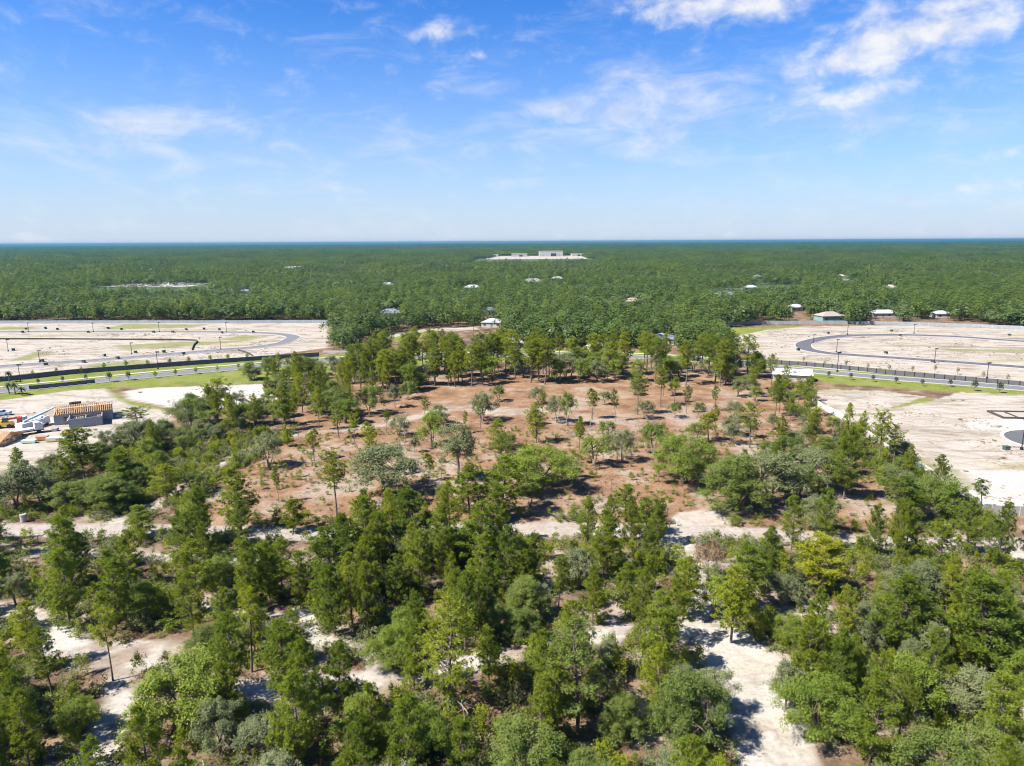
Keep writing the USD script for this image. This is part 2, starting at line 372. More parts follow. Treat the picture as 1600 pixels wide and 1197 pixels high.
Z = {}
Z['dirt_road'] = strip([(-150, 828), (0, 827), (120, 828), (250, 829), (430, 834), (620, 830), (820, 827), (1000, 829), (1150, 834), (1300, 842), (1420, 850), (1600, 852), (1800, 858)], 6.0)
Z['sand_path'] = shapely.union_all([
    strip([(165, 822), (215, 803), (255, 783), (300, 752), (340, 728), (370, 712), (420, 690), (470, 679), (560, 668), (650, 652), (720, 637), (800, 643), (860, 640)], [4, 4, 4, 3.6, 3.6, 3.6, 4, 4.4, 5, 6, 8, 10, 7]),
    strip([(1040, 838), (1075, 862), (1098, 920), (1118, 975), (1160, 1050), (1190, 1110), (1215, 1197), (1240, 1330), (1260, 1500)], [6, 3, 3, 7.5, 9, 8.5, 8, 8, 8]),
    strip([(1120, 985), (1060, 985), (985, 985), (930, 1000), (850, 1012), (760, 1030), (640, 1055), (520, 1068), (400, 1078), (330, 1070)], 3.6),
    strip([(-60, 935), (30, 955), (120, 1015), (180, 1025), (240, 1020), (300, 1040), (330, 1070)], [3, 3, 6, 7, 6, 3.5, 3]),
    strip([(190, 1040), (185, 1100), (165, 1150), (130, 1230)], 4.0),
    strip([(-80, 850), (30, 858), (150, 868), (300, 873), (470, 877), (600, 872)], 3.4),
    strip([(430, 980), (470, 955), (500, 1000), (560, 1010), (590, 1060)], 3.0),
    Polygon(GP([(1040, 818), (1060, 800), (1100, 795), (1130, 805), (1150, 820), (1110, 826)])),
    Polygon(GP([(1570, 858), (1640, 850), (1640, 895), (1580, 890)])),
    strip([(270, 930), (330, 945), (400, 965), (450, 965)], 3.5), strip([(1180, 1010), (1230, 1050), (1250, 1100)], 3.0)])
Z['straw_clearing'] = Polygon(GP([(260, 822), (330, 745), (430, 690), (480, 640), (560, 600), (700, 590), (900, 580), (1190, 585), (1260, 600), (1290, 650), (1345, 690), (1400, 760), (1500, 830), (1350, 836), (1150, 826), (830, 818), (400, 824)])).buffer(0)
Z['sand_lot'] = shapely.union_all([Polygon(GP([(-700, 680), (0, 626), (110, 610), (165, 607), (180, 622), (200, 632), (250, 640), (275, 648), (255, 670), (190, 690), (150, 705), (90, 740), (0, 770), (-700, 900)])).buffer(0),
                                   Polygon(GP([(192, 612), (230, 606), (320, 602), (420, 600), (440, 625), (330, 640), (275, 640), (240, 632), (200, 625)])).buffer(0)])
Z['sand_lot_b'] = Polygon(GP([(-800, 640), (-200, 600), (0, 588), (100, 578), (250, 566), (420, 556), (512, 543), (512, 503), (0, 503.5), (-800, 508)])).buffer(0)
Z['sand_lot_c'] = shapely.union_all([Polygon(GP([(1272, 612), (1300, 608), (1380, 611), (1445, 620), (1400, 635), (1330, 650), (1300, 645)])).buffer(0),
                                     Polygon(GP([(1318, 655), (1380, 640), (1450, 628), (1500, 613), (1560, 615), (2300, 660), (2300, 830), (1540, 803), (1500, 792), (1440, 735), (1350, 672)])).buffer(0)])
Z['sand_lot_d'] = Polygon(GP([(1140, 528), (1200, 515), (1260, 510), (1420, 508), (1600, 515), (2300, 545), (2300, 670), (1600, 603), (1400, 585), (1290, 574), (1200, 567), (1150, 545)])).buffer(0)
Z['yard_sand'] = strip([(575, 535), (620, 523), (660, 517), (700, 515), (748, 513)], [7, 9, 10, 14, 12])
TRACK = strip([(1040, 838), (1075, 862), (1098, 920), (1118, 975), (1160, 1050), (1190, 1110), (1215, 1197), (1240, 1330), (1260, 1500)], 8)
GRASS = shapely.union_all([Polygon(GP([(-800, 690), (0, 628), (110, 612), (160, 606), (250, 602), (420, 596), (600, 572), (800, 564), (1000, 562), (1200, 575), (1300, 600), (1400, 606), (1480, 612), (1600, 622), (2300, 690),
                                       (2300, 640), (1600, 600), (1400, 584), (1200, 566), (1000, 548), (800, 545), (600, 549), (415, 560), (250, 572), (0, 590), (-800, 640)])).buffer(0),
                           strip([(162, 610), (185, 628), (230, 640), (280, 648)], [4, 9, 7, 5]), strip([(1450, 622), (1400, 640), (1350, 648), (1310, 655)], 8),
                           Polygon(GP([(600, 531), (630, 520), (668, 519), (662, 528), (620, 534)])).buffer(0),
                           Polygon(GP([(1128, 513), (1270, 508), (1190, 520), (1140, 530)])).buffer(0)])
WEEDS = shapely.union_all([Polygon(GP([(160, 512), (200, 506), (330, 507), (300, 512), (170, 515)])), Polygon(GP([(0, 510), (60, 511), (40, 515), (0, 515)])), Polygon(GP([(175, 540), (260, 535), (400, 532), (300, 541), (190, 546)])),
                           Polygon(GP([(10, 565), (60, 548), (85, 550), (50, 562)])), Polygon(GP([(120, 572), (220, 562), (240, 566), (140, 578)])), Polygon(GP([(340, 530), (380, 524), (420, 526), (380, 534)])),
                           Polygon(GP([(1475, 545), (1600, 546), (1700, 552), (1600, 552.5), (1480, 548)]))]).buffer(0)
WHITE = shapely.union_all([Polygon(GP([(192, 612), (230, 606), (320, 602), (420, 600), (440, 625), (330, 640), (275, 640), (240, 632), (200, 625)])).buffer(-1), Polygon(GP([(1500, 735), (1700, 735), (1700, 800), (1545, 795), (1490, 770)])), Polygon(GP([(1520, 655), (1640, 655), (1600, 672), (1510, 670)]))])
def rails(pts, offs, w):
    q, _ = line(pts, 1.0); d = np.gradient(q, axis=0); d /= np.linalg.norm(d, axis=1, keepdims=True); n = np.stack([-d[:, 1], d[:, 0]], 1)
    return [LineString(q + n * o).buffer(w / 2) for o in offs]


RUTS = shapely.union_all(rails([(1050, 842), (1075, 862), (1098, 920), (1118, 975), (1160, 1050), (1190, 1110), (1215, 1197), (1240, 1330)], (-.85, .85), .55) + rails([(-150, 828), (0, 827), (250, 829), (430, 834), (620, 830), (820, 827), (1000, 829), (1150, 834), (1300, 842), (1420, 850), (1600, 852), (1800, 858)], (-1.7, 0.1, 1.6), .8) + rails([(165, 822), (255, 783), (300, 752), (370, 712), (470, 679), (560, 668), (650, 652)], (-.8, .8), .6))
STAIN = shapely.union_all([strip([(1395, 540), (1480, 541.5), (1600, 544), (1700, 546)], 5), strip([(1420, 718), (1460, 730), (1500, 748), (1530, 770)], [5, 6, 5, 4]), strip([(160, 610), (190, 605), (300, 601), (420, 598)], [4, 6, 7, 5])])

ZONES = ['dirt_road', 'sand_path', 'sand_lot', 'sand_lot_b', 'sand_lot_c', 'sand_lot_d', 'yard_sand', 'straw_clearing']


def fbm(x, y, s, seed, o=4):
    return meshkit.fbm(np.stack([x * s, y * s, np.zeros_like(x) + 0.5], -1), o, seed)


def sm(a, b, x):
    t = np.clip((x - a) / (b - a), 0, 1); return t * t * (3 - 2 * t)


blocks = []
for x0, x1, y0, y1, st in ((-160, 160, 36, 156, 0.75), (-480, 480, 156, 516, 1.5)):
    xs = np.linspace(x0, x1, int(round((x1 - x0) / st)) + 1); ys = np.linspace(y0, y1, int(round((y1 - y0) / st)) + 1)
    X, Y = np.meshgrid(xs, ys)
    n1, n2, n3 = fbm(X, Y, 0.12, 1) - .5, fbm(X, Y, 0.45, 2) - .5, fbm(X, Y, 0.04, 3) - .5

    def sdist(g):
        shapely.prepare(g)
        m = shapely.contains_xy(g, X, Y)
        if not m.any(): return np.full(X.shape, -50.0)
        return distance_transform_edt(m, sampling=st) - distance_transform_edt(~m, sampling=st)
    D = {k: sdist(Z[k]) for k in ZONES}
    dg, dw, ds, dwh = sdist(GRASS), sdist(WEEDS), sdist(STAIN), sdist(WHITE)
    jit = n1 * 3.0 + n2 * 2.4
    sand = np.maximum.reduce([sm(-1.3, 1.3, D[k] + jit * (0.55 if k == 'dirt_road' else 1.0)) for k in ZONES if k != 'straw_clearing'])
    brk = sm(-0.16, 0.12, n1 * 0.9 + n2 * 0.7 + n3 * 0.5)
    track = sdist(TRACK) > -3
    sand = np.where((D['sand_path'] > -4) & ~track & (D['dirt_road'] < -2), sand * (0.35 + 0.65 * brk), sand)
    road = sm(-1.2, 1.2, D['dirt_road'] + jit * 0.4)
    straw = sm(-3, 3, D['straw_clearing'] + jit * 2)
    # in the open clearing sand shows here and there; in the woods it shows between the trees
    thin = sm(0.03, 0.17, n3 * 0.6 + n1 * 0.8 + n2 * 0.25)
    sand = np.maximum(sand, thin * np.where(D['straw_clearing'] > 0, 0.5, 0.7) * sm(-12, 4, np.maximum(D['straw_clearing'], 120 - Y)))
    woods = sm(0.0, 0.16, n1 + n2 * 0.5) * (1 - straw)
    straw = np.maximum(straw, woods * 0.75)
    grass = sm(-1.2, 1.2, dg + jit * 0.5)
    lots = np.maximum.reduce([D[k] for k in ('sand_lot', 'sand_lot_b', 'sand_lot_c', 'sand_lot_d', 'yard_sand')])
    sand = np.where((grass > 0.5) & (lots < 0.5), sand * 0.0, sand)
    sand *= 1 - 0.75 * sm(-3, 4, dw + jit * 2.5); grass = np.maximum(grass, sm(-3, 4, dw + jit * 2.5))
    sand *= 1 - 0.62 * sm(-2, 2.5, ds + jit * 1.6); grass = np.maximum(grass, 0.72 * sm(-2, 2.5, ds + jit * 1.6)); straw = straw * (1 - sm(-3, 1, ds + jit * 1.6))
    white = 0.7 * sm(-2.5, 2.5, dwh + jit * 1.5)
    white = np.maximum(white, np.clip(0.38 + 1.1 * (n2 + n1), .1, .62) * sm(-2.0, 1.5, np.maximum(D['sand_path'] * (Y < 112) - 30 * (Y >= 112), sdist(TRACK)) + jit * .7))
    rut = sm(-.7, .3, sdist(RUTS) + n2 * 1.2)
    rut *= sm(-.16, .14, n2 + n1 * .6)
    white *= 1 - .5 * rut; road *= 1 - .35 * rut; sand *= 1 - .2 * rut
    H = (n1 * 0.35 + n2 * 0.12) * sm(0, 8, np.minimum.reduce([X - x0, x1 - X, Y - y0, y1 - Y])) * (1 - 0.85 * sm(-6, 0, np.maximum(dg, lots)))
    H -= 0.12 * road + 0.05 * rut
    nx, ny = len(xs), len(ys)
    i = (np.arange(ny - 1)[:, None] * nx + np.arange(nx - 1)[None]).ravel()
    f = np.vstack([np.stack([i, i + 1, i + nx + 1], 1), np.stack([i, i + nx + 1, i + nx], 1)])
    zone = np.zeros(X.shape, int)
    for k, name in reversed(list(enumerate(ZONES, 1))):
        zone[D[name] + (jit * 0.4) > 0] = k
    zone[(grass > 0.5) & (lots < 0.5) & (zone != 1)] = 9
    blocks.append((np.stack([X, Y, H], -1).reshape(-1, 3), f, zone.ravel()[f[:, 0]], np.stack([sand, straw, grass, road, white], -1).reshape(-1, 5)))
V, F, Q, A, o = [], [], [], [], 0
for v, f, z, a in blocks:
    V.append(v); F.append(f + o); Q.append(z); A.append(a); o += len(v)
V, F, Q, A = np.vstack(V), np.vstack(F), np.concatenate(Q), np.vstack(A)
NAMES = {0: 'ground', 1: 'dirt_road', 2: 'sand_path', 3: 'bare_sand_lot', 4: 'bare_sand_lot', 5: 'bare_sand_lot', 6: 'bare_sand_lot', 7: 'yard_path', 8: 'pine_straw_clearing', 9: 'grass_verge'}
GL = {0: 'brown woodland floor of fallen needles and pale sand', 1: 'wide pale dirt road running across between the woods and the clearing', 2: 'white sand tracks winding between the trees', 3: 'bare white sand lot around the unfinished block house',
      4: 'levelled sand of the new streets behind the long dark wall', 5: 'bare sand lot behind the white vinyl fence', 6: 'levelled sand inside the looping new street', 7: 'pale sand drive past the small lawn in the woods', 8: 'open clearing covered with orange pine straw', 9: 'lime green grass verges along the main road'}
for k in range(10):
    sel = F[Q == k]
    if not len(sel): continue
    ids, inv = np.unique(sel, return_inverse=True)
    p = put(NAMES[k], (V[ids], inv.reshape(-1, 3)), 'earth')
    tag(p, GL[k], NAMES[k].replace('_', ' '), kind='structure')
    api = UsdGeom.PrimvarsAPI(p)
    for j, a in enumerate(('sand', 'straw', 'grass', 'road', 'white')):
        api.CreatePrimvar(a, Sdf.ValueTypeNames.FloatArray, 'vertex').Set(Vt.FloatArray.FromNumpy(A[ids, j].astype(np.float32)))
mb = MB()
B = 26000.0
for x0, x1, y0, y1 in ((-B, B, 516, B), (-B, B, -B, 36), (-B, -480, 36, 516), (480, B, 36, 516), (-480, -160, 36, 156), (160, 480, 36, 156)):
    mb.add([[x0, y0, 0], [x1, y0, 0], [x1, y1, 0], [x0, y1, 0]], [[0, 1, 2, 3]])
tag(put('terrain', mb.mesh(), 'forest_floor'), 'dark wooded plain running out to the horizon', 'terrain', kind='structure')


# ------------------------------------------------------------------ asphalt roads, kerbs, pavements
def ribbon(pts, w, z, off=0.0, thick=0.0):
    q, _ = line(pts, 1.0)
    d = np.gradient(q, axis=0); d /= np.linalg.norm(d, axis=1, keepdims=True)
    n = np.stack([-d[:, 1], d[:, 0]], 1)
    a, b = q + n * (off - w / 2), q + n * (off + w / 2)
    k = len(q); v = np.vstack([np.c_[a, np.full(k, z)], np.c_[b, np.full(k, z)]])
    i = np.arange(k - 1)
    f = [np.stack([i + 1, i, i + k, i + k + 1], 1)]
    if thick:
        v = np.vstack([v, v - [0, 0, thick]])
        f += [np.stack([i, i + 1, i + 1 + 2 * k, i + 2 * k], 1), np.stack([i + k + 1, i + k, i + 3 * k, i + 3 * k + 1], 1)]
    return v, np.vstack(f)


BLVD = [(-400, 652), (-150, 627), (0, 611.5), (100, 601.5), (200, 591), (275, 584), (415, 572), (520, 564), (660, 557.5), (800, 555), (940, 556), (1060, 561), (1190, 572), (1270, 580), (1400, 591.5), (1500, 599), (1600, 607.5), (1750, 620), (2000, 642)]
tag(put('main_road', ribbon(BLVD, 8.0, 0.06, thick=0.3), 'asphalt'), 'grey asphalt main road curving across behind the trees', 'road', kind='structure')
for o_ in (4.25, -4.25):
    tag(put('kerb', ribbon(BLVD, 0.5, 0.17, o_, 0.4), 'concrete'), 'pale concrete kerb of the main road, ' + ('far side' if o_ > 0 else 'near side'), 'kerb', kind='structure')
tag(put('pavement', ribbon(BLVD, 1.8, 0.09, 9.5, 0.3), 'concrete'), 'pale pavement between main road and long dark wall', 'pavement', kind='structure')
LOOP_R = [(2000, 552), (1750, 540), (1600, 533.5), (1480, 525.5), (1400, 523.5), (1340, 524), (1300, 527), (1268, 533), (1255, 539), (1262, 546), (1290, 551.5), (1340, 555.5), (1400, 559.5), (1500, 566.5), (1600, 574), (1750, 586), (2000, 606)]
LOOP_L = [(-700, 640), (-200, 592), (0, 573), (130, 564.5), (250, 555), (340, 547.5), (410, 541.5), (445, 535), (458, 528), (445, 523), (400, 520), (300, 518.5), (150, 518.2), (0, 518.6), (-300, 521), (-700, 525)]
for nm, L, txt in (('new_street', LOOP_R, 'dark new street looping round the sand in a hairpin bend'), ('new_street', LOOP_L, 'new street bending back through the sand behind the long wall')):
    tag(put(nm, ribbon(L, 7.0, 0.05, thick=0.3), 'asphalt_dark' if L is LOOP_R else 'asphalt'), txt, 'street', kind='structure')
    for o_ in (3.75, -3.75):
        tag(put('kerb', ribbon(L, 0.55, 0.14, o_, 0.4), 'concrete'), f'pale kerb on the {"outer" if o_ < 0 else "inner"} edge of ' + ('the hairpin street' if L is LOOP_R else 'the street behind the long wall'), 'kerb', kind='structure')
# cul-de-sac
c = gp(1648, 690)
th = np.linspace(0, 2 * PI, 49)[:-1]
R_ = 10.5


def disc(r, z): return np.vstack([[[c[0], c[1], z]], np.c_[c[0] + r * np.cos(th), c[1] + r * np.sin(th), np.full(48, z)]]), np.array([[0, 1 + i, 1 + (i + 1) % 48] for i in range(48)])


tag(put('turning_circle', disc(R_, 0.05), 'asphalt_dark'), 'round dark asphalt turning circle in the sand lot', 'turning circle', kind='structure')
v = np.vstack([np.c_[c[0] + r * np.cos(th), c[1] + r * np.sin(th), np.full(48, z)] for r, z in ((R_, 0.0), (R_, 0.13), (R_ + 0.9, 0.13), (R_ + 0.9, -0.1))])
f = np.vstack([[[k * 48 + i, k * 48 + (i + 1) % 48, (k + 1) * 48 + (i + 1) % 48, (k + 1) * 48 + i] for i in range(48)] for k in range(3)])
tag(put('kerb', (v, f), 'concrete'), 'pale ring kerb round the turning circle', 'kerb', kind='structure')

# ------------------------------------------------------------------ haze
mb = MB().box((0, 0, 30.5), (2 * B + 1500, 2 * B + 1500, 63))
HAZE = 0.00007
LOOK['haze'] = usdkit.material(stage, '/World/Looks/haze', {'v': ('principled_volume', {'color': (0.07, 0.28, 0.42), 'density': HAZE, 'anisotropy': 0.2})}, [], volume='v.volume')
tag(put('haze', mb.mesh(), 'haze'), 'thin blue haze over the distant woods', 'haze', kind='stuff')


# ------------------------------------------------------------------ trees: builders
def cards(c, n, size, r, asp=0.6, bend=0.0):
    """Leaf-sized rhombs at points c facing n."""
    k = len(c)
    t = r.normal(size=(k, 3)); u = np.cross(n, t); u /= np.linalg.norm(u, axis=1, keepdims=True) + 1e-9; w = np.cross(n, u)
    s = (size * r.uniform(0.7, 1.3, k))[:, None]
    v = np.stack([c - u * s, c - w * s * asp + n * s * bend, c + u * s, c + w * s * asp + n * s * bend], 1).reshape(-1, 3)
    i = np.arange(k)[:, None] * 4
    return v, np.vstack([i + [0, 1, 2], i + [0, 2, 3]])


def tufts(c, d, r, k=12, L=0.40, w=0.058):
    """Sprays of needles: k narrow triangles fanning out from each point c along d."""
    n = len(c)
    dirs = r.normal(size=(n, k, 3)); dirs /= np.linalg.norm(dirs, axis=2, keepdims=True)
    dirs = dirs * 0.85 + d[:, None] * 0.55 + np.array([0, 0, 0.3]); dirs /= np.linalg.norm(dirs, axis=2, keepdims=True)
    out = d[:, None] * [0.55, 0.55, 0] + np.array([0, 0, 0.75]) + r.normal(size=(n, k, 3)) * 0.38
    side = np.cross(dirs, out); side /= np.linalg.norm(side, axis=2, keepdims=True) + 1e-9
    l = L * r.uniform(0.6, 1.25, (n, k, 1)); b = c[:, None] + dirs * 0.05
    v = np.stack([b + dirs * l * 0.35 - side * w, b + dirs * l * 0.35 + side * w, b + dirs * l], 2).reshape(-1, 3)
    return v, np.arange(n * k * 3).reshape(-1, 3)


def pine(seed, H=13.0, base=0.34, W=5.2, open_=0.0, flat=False, k=20, step=0.25, dens=1.0):
    r = np.random.default_rng(seed)
    tr, cr = MB(), MB()
    nz = 9; zz = np.linspace(0, 1, nz)
    lean = r.normal(size=2) * 0.25; wob = r.normal(size=(2, 3)) * 0.12
    path = np.stack([lean[i] * zz ** 1.5 * 1.6 + wob[i, 0] * np.sin(zz * 5 + wob[i, 1] * 20) for i in (0, 1)] + [zz * H], 1)
    path[:, :2] -= path[0, :2]
    tr.tube(path, 0.17 * (H / 13) * (1 - zz * 0.88) + 0.012, 6)
    at = lambda z: np.array([np.interp(z, path[:, 2], path[:, i]) for i in range(3)])
    C, Dv = [], []
    z = base * H
    sx = 1 + r.normal(size=4) * 0.16
    while z < H * 0.985:
        t = (z - base * H) / (H - base * H)
        prof = (min(1, (t + 0.10) / 0.34) ** 0.7 * (1 - t ** 1.9) ** 0.75) if not flat else (0.35 + 0.65 * math.sin(min(1, t * 1.05) * PI) ** 0.6)
        for b in range(r.integers(3, 6)):
            if r.random() < open_: continue
            a = r.uniform(0, 2 * PI)
            L = W / 2 * prof * r.uniform(0.6, 1.12) * (1 + 0.2 * math.sin(a * 2 + sx[0] * 9)) + 0.25
            el = rad(r.uniform(2, 30) + 34 * t ** 2)
            d = np.array([math.cos(a) * math.cos(el), math.sin(a) * math.cos(el), math.sin(el)])
            p0 = at(z); s = np.linspace(0, 1, 4)
            pts = p0 + d * (s * L)[:, None] + np.array([0, 0, 1.0]) * (s ** 2 * L * 0.14)[:, None]
            if L > 0.8: tr.tube(pts, 0.035 * (L / 2.5 + .3) * (1 - s * 0.75), 3, False)
            m = max(2, int(L * dens / step * 0.78))
            q = 1 - r.uniform(0, 1, m) ** 1.25 * 0.72
            side = np.cross(d, [0, 0, 1.0]); side /= np.linalg.norm(side)
            cc = p0 + d * (q * L)[:, None] + np.array([0, 0, 1.0]) * (q ** 2 * L * 0.14)[:, None]
            spread = (0.16 + 0.30 * L * 0.5 * (1.15 - q))
            cc += side * (r.normal(size=m) * spread)[:, None] + r.normal(size=(m, 3)) * 0.10
            C.append(cc); Dv.append(np.repeat(d[None], m, 0))
        z += r.uniform(0.26, 0.5) * (H / 13) ** 0.4
    C.append(at(H)[None] + r.normal(size=(6, 3)) * [0.18, 0.18, 0.3]); Dv.append(np.repeat([[0, 0, 1.0]], 6, 0))
    C, Dv = np.vstack(C), np.vstack(Dv)
    cr.add(*tufts(C, Dv, r, k))
    # a few bare dead limbs under the crown
    for _ in range(r.integers(2, 6)):
        z = r.uniform(0.45, 1.0) * base * H; a = r.uniform(0, 2 * PI); L = r.uniform(0.5, 1.5)
        p0 = at(z); tr.tube([p0, p0 + np.array([math.cos(a), math.sin(a), 0.25]) * L], [0.025, 0.008], 3, False)
    return tr.mesh(), cr.mesh()


def oak(seed, H=8.0, W=8.0, stems=3, lobes=34, per=120, leaf=0.17, sparse=0.0, low=0.3):
    r = np.random.default_rng(seed)
    tr, cr = MB(), MB()
    forks = []
    for s in range(stems):
        a = 2 * PI * (s + r.uniform(-.3, .3)) / stems; sp = r.uniform(0.10, 0.24) * W if stems > 1 else r.uniform(0, .4)
        p = np.array([[math.cos(a) * .12 * (stems > 1), math.sin(a) * .12 * (stems > 1), 0], [math.cos(a) * sp * .35 + r.normal() * .12, math.sin(a) * sp * .35 + r.normal() * .12, H * 0.24],
                      [math.cos(a) * sp + r.normal() * .15, math.sin(a) * sp + r.normal() * .15, H * 0.5]])
        r0 = (0.16 + 0.05 * r.random()) * (H / 8) / (1 if stems < 3 else 1.25)
        tr.tube(p, [r0, r0 * .8, r0 * .55], 6); forks.append((p[2], p[1], r0 * .5))
    C = []
    for i in range(lobes):
        a = r.uniform(0, 2 * PI); q = math.sqrt(r.uniform(0.02, 1)); 
        rim = 1 + 0.22 * math.sin(a * 3 + seed) + 0.12 * math.sin(a * 5 + seed * 2.1)
        zt = low + (1 - low) * (math.sqrt(max(0, 1 - (q * 0.92) ** 2)))
        z = H * (zt * 0.9 - r.uniform(0, 1) ** 2.0 * (zt - low) * 0.85)
        c = np.array([math.cos(a) * q * W / 2 * .84 * rim, math.sin(a) * q * W / 2 * .84 * rim, z])
        C.append(c)
        f = min(forks, key=lambda f: np.linalg.norm(f[0] - c))
        st_ = f[0] if c[2] > f[0][2] * 0.85 else f[1]
        mid = (st_ + c) / 2 + r.normal(size=3) * 0.2
        tr.tube([st_, mid, c], [f[2] * .7, f[2] * .38, 0.02], 4, False)
    for c in C:
        rr = r.uniform(0.55, 1.1) * (W / 8) ** 0.6; m = int(per * rr * (1 - sparse * r.random()))
        d = r.normal(size=(m, 3)); d /= np.linalg.norm(d, axis=1, keepdims=True); d[:, 2] = np.where(d[:, 2] < -0.35, -d[:, 2], d[:, 2])
        rad_ = rr * r.uniform(0.35, 1.08, (m, 1)) ** 0.6
        # small twig clusters inside the lobe give it a rough outline
        tw = r.normal(size=(14, 3)) * rr * 0.62
        k = r.integers(0, 14, m)
        pos = c + 0.55 * d * rad_ * [1, 1, .8] + tw[k] * [1, 1, .75] * 0.85 + r.normal(size=(m, 3)) * 0.09
        nn = d * 0.65 + r.normal(size=(m, 3)) * 0.42 + [0, 0, 0.6]; nn /= np.linalg.norm(nn, axis=1, keepdims=True)
        cr.add(*cards(pos, nn, leaf, r))
    return tr.mesh(), cr.mesh()


def snag(seed, H=6.0, twigs=True):
    r = np.random.default_rng(seed); tr = MB(); bt = MB()

    def grow(p, d, L, rd, depth, mb):
        n = 4; pts = [p]
        for i in range(n):
            d = d + r.normal(size=3) * 0.13; d /= np.linalg.norm(d); pts.append(pts[-1] + d * L / n)
        mb.tube(pts, np.linspace(rd, rd * 0.55, n + 1), 5 if depth < 2 else 3, False)
        if depth < 3:
            for _ in range(r.integers(2, 4)):
                k = r.integers(2, n + 1); e = d * 0.75 + r.normal(size=3) * 0.55 + [0, 0, .12]; e /= np.linalg.norm(e)
                grow(np.array(pts[k]), e, L * r.uniform(0.45, 0.7), rd * 0.5, depth + 1, bt)
    if twigs: grow(np.zeros(3), np.array([0, 0, 1.0]), H * 0.5, 0.13, 0, tr)
    else:
        tr.tube([[0, 0, 0], [.08, .02, H * .5], [.02, .1, H]], [0.12, 0.09, 0.03], 5)
        for _ in range(6):
            z = r.uniform(.4, .95) * H; a = r.uniform(0, 6.28); bt.tube([[0.05, 0.05, z], [math.cos(a) * .8, math.sin(a) * .8, z + r.uniform(0, .6)]], [.03, .01], 3, False)
    return tr.mesh(), bt.mesh()


def bush(seed, W=1.6, H=1.1, n=260, leaf=0.12):
    r = np.random.default_rng(seed); n, leaf = int(n * 2.4), leaf * .6
    tw = r.normal(size=(22, 3)) * [W * .3, W * .3, H * .25] + [0, 0, H * .5]; tw[:, 2] = np.abs(tw[:, 2])
    pos = tw[r.integers(0, 22, n)] + r.normal(size=(n, 3)) * 0.13; pos[:, 2] = np.abs(pos[:, 2])
    nn = r.normal(size=(n, 3)) * .7 + [0, 0, .8]; nn /= np.linalg.norm(nn, axis=1, keepdims=True)
    return cards(pos, nn, leaf, r)


PROTO = {}


def proto(kind, i, trunk, crown, tm, cm, cname='crown'):
    p = stage.CreateClassPrim(f'/World/{kind}_form_{i:03d}')
    p.SetTypeName('Xform')
    path = str(p.GetPath())
    usdkit.mesh(stage, path + '/trunk', trunk, LOOK[tm], 40)
    usdkit.mesh(stage, path + '/' + cname, crown, LOOK[cm])
    PROTO.setdefault(kind, []).append((path, crown, trunk))
    return path


# height (m) and crown width (m) of each form
PINE = [(13, .2, 6.4, 0, False), (13, .24, 5.6, .05, False), (14, .34, 6.0, .1, False), (12, .14, 6.8, 0, False), (13, .22, 7.0, .1, False), (15, .44, 6.0, .05, False), (14, .46, 5.2, .1, True), (13, .52, 4.8, .15, True)]
for i, (H, b, W, op, fl) in enumerate(PINE):
    proto('pine', i, *pine(100 + i, H, b, W, op, fl), 'bark', 'pine_needles' if i % 3 else 'pine_needles_deep')
proto('gold_pine', 0, *pine(131, 12, .3, 6.6, 0, False, k=22), 'bark', 'pine_needles_gold')
proto('pale_pine', 0, *pine(132, 17, .25, 8.0, .2, False, k=17, dens=.8), 'bark', 'pine_needles')
proto('pale_pine', 1, *pine(133, 16, .2, 8.6, .15, False, k=17, dens=.8), 'bark', 'oak_leaves')
proto('small_pine', 0, *pine(134, 6, .12, 3.4, 0, False, k=20), 'bark', 'pine_needles')
proto('small_pine', 1, *pine(135, 7, .45, 2.2, .1, False, k=20), 'bark', 'pine_needles')
proto('small_pine', 2, *pine(136, 7, .5, 2.0, .2, True, k=18), 'bark', 'pine_needles_deep')
OAK = [(8, 8, 3, 34, 0, .3, 'oak_leaves'), (7.5, 7, 2, 28, .2, .38, 'oak_leaves_grey'), (8, 6, 1, 24, .15, .42, 'oak_leaves_grey'), (8.5, 9, 4, 44, .1, .22, 'oak_leaves_bright'), (7, 6.5, 3, 26, .5, .35, 'oak_leaves_grey'),
       (9, 9.5, 4, 50, .1, .2, 'oak_leaves'), (6, 5, 2, 18, .4, .4, 'oak_leaves'), (7, 6, 2, 22, .1, .3, 'oak_leaves_bright')]
for i, (H, W, s, lo, sp, low, cm) in enumerate(OAK):
    proto('oak', i, *oak(200 + i, H, W, s, int(lo * 1.25), 560, .092, sp, low), 'bark' if i % 2 else 'bark_pale', cm)
proto('brown_oak', 0, *oak(231, 7, 5.5, 2, 22, 200, .12, .45, .35), 'bark_pale', 'brown_leaves')
for i in range(3):
    t, b = snag(300 + i, 7.0)
    proto('dead_tree', i, t, b, 'dead_wood', 'dead_wood', 'branches')
t, b = snag(311, 6.5)
proto('burnt_tree', 0, t, b, 'charred', 'charred', 'branches')

# ------------------------------------------------------------------ trees: placing
rng = np.random.default_rng(7)
PLACED = []      # (x, y, crown radius)
COUNT = {}; AUTO = []
SIZE = {}
for kind, lst in PROTO.items():
    for i, (path, crown, trunk) in enumerate(lst):
        h = max(crown[0][:, 2].max(), trunk[0][:, 2].max()); w = np.percentile(np.hypot(crown[0][:, 0], crown[0][:, 1]), 96) * 2
        SIZE[kind, i] = (h, w)


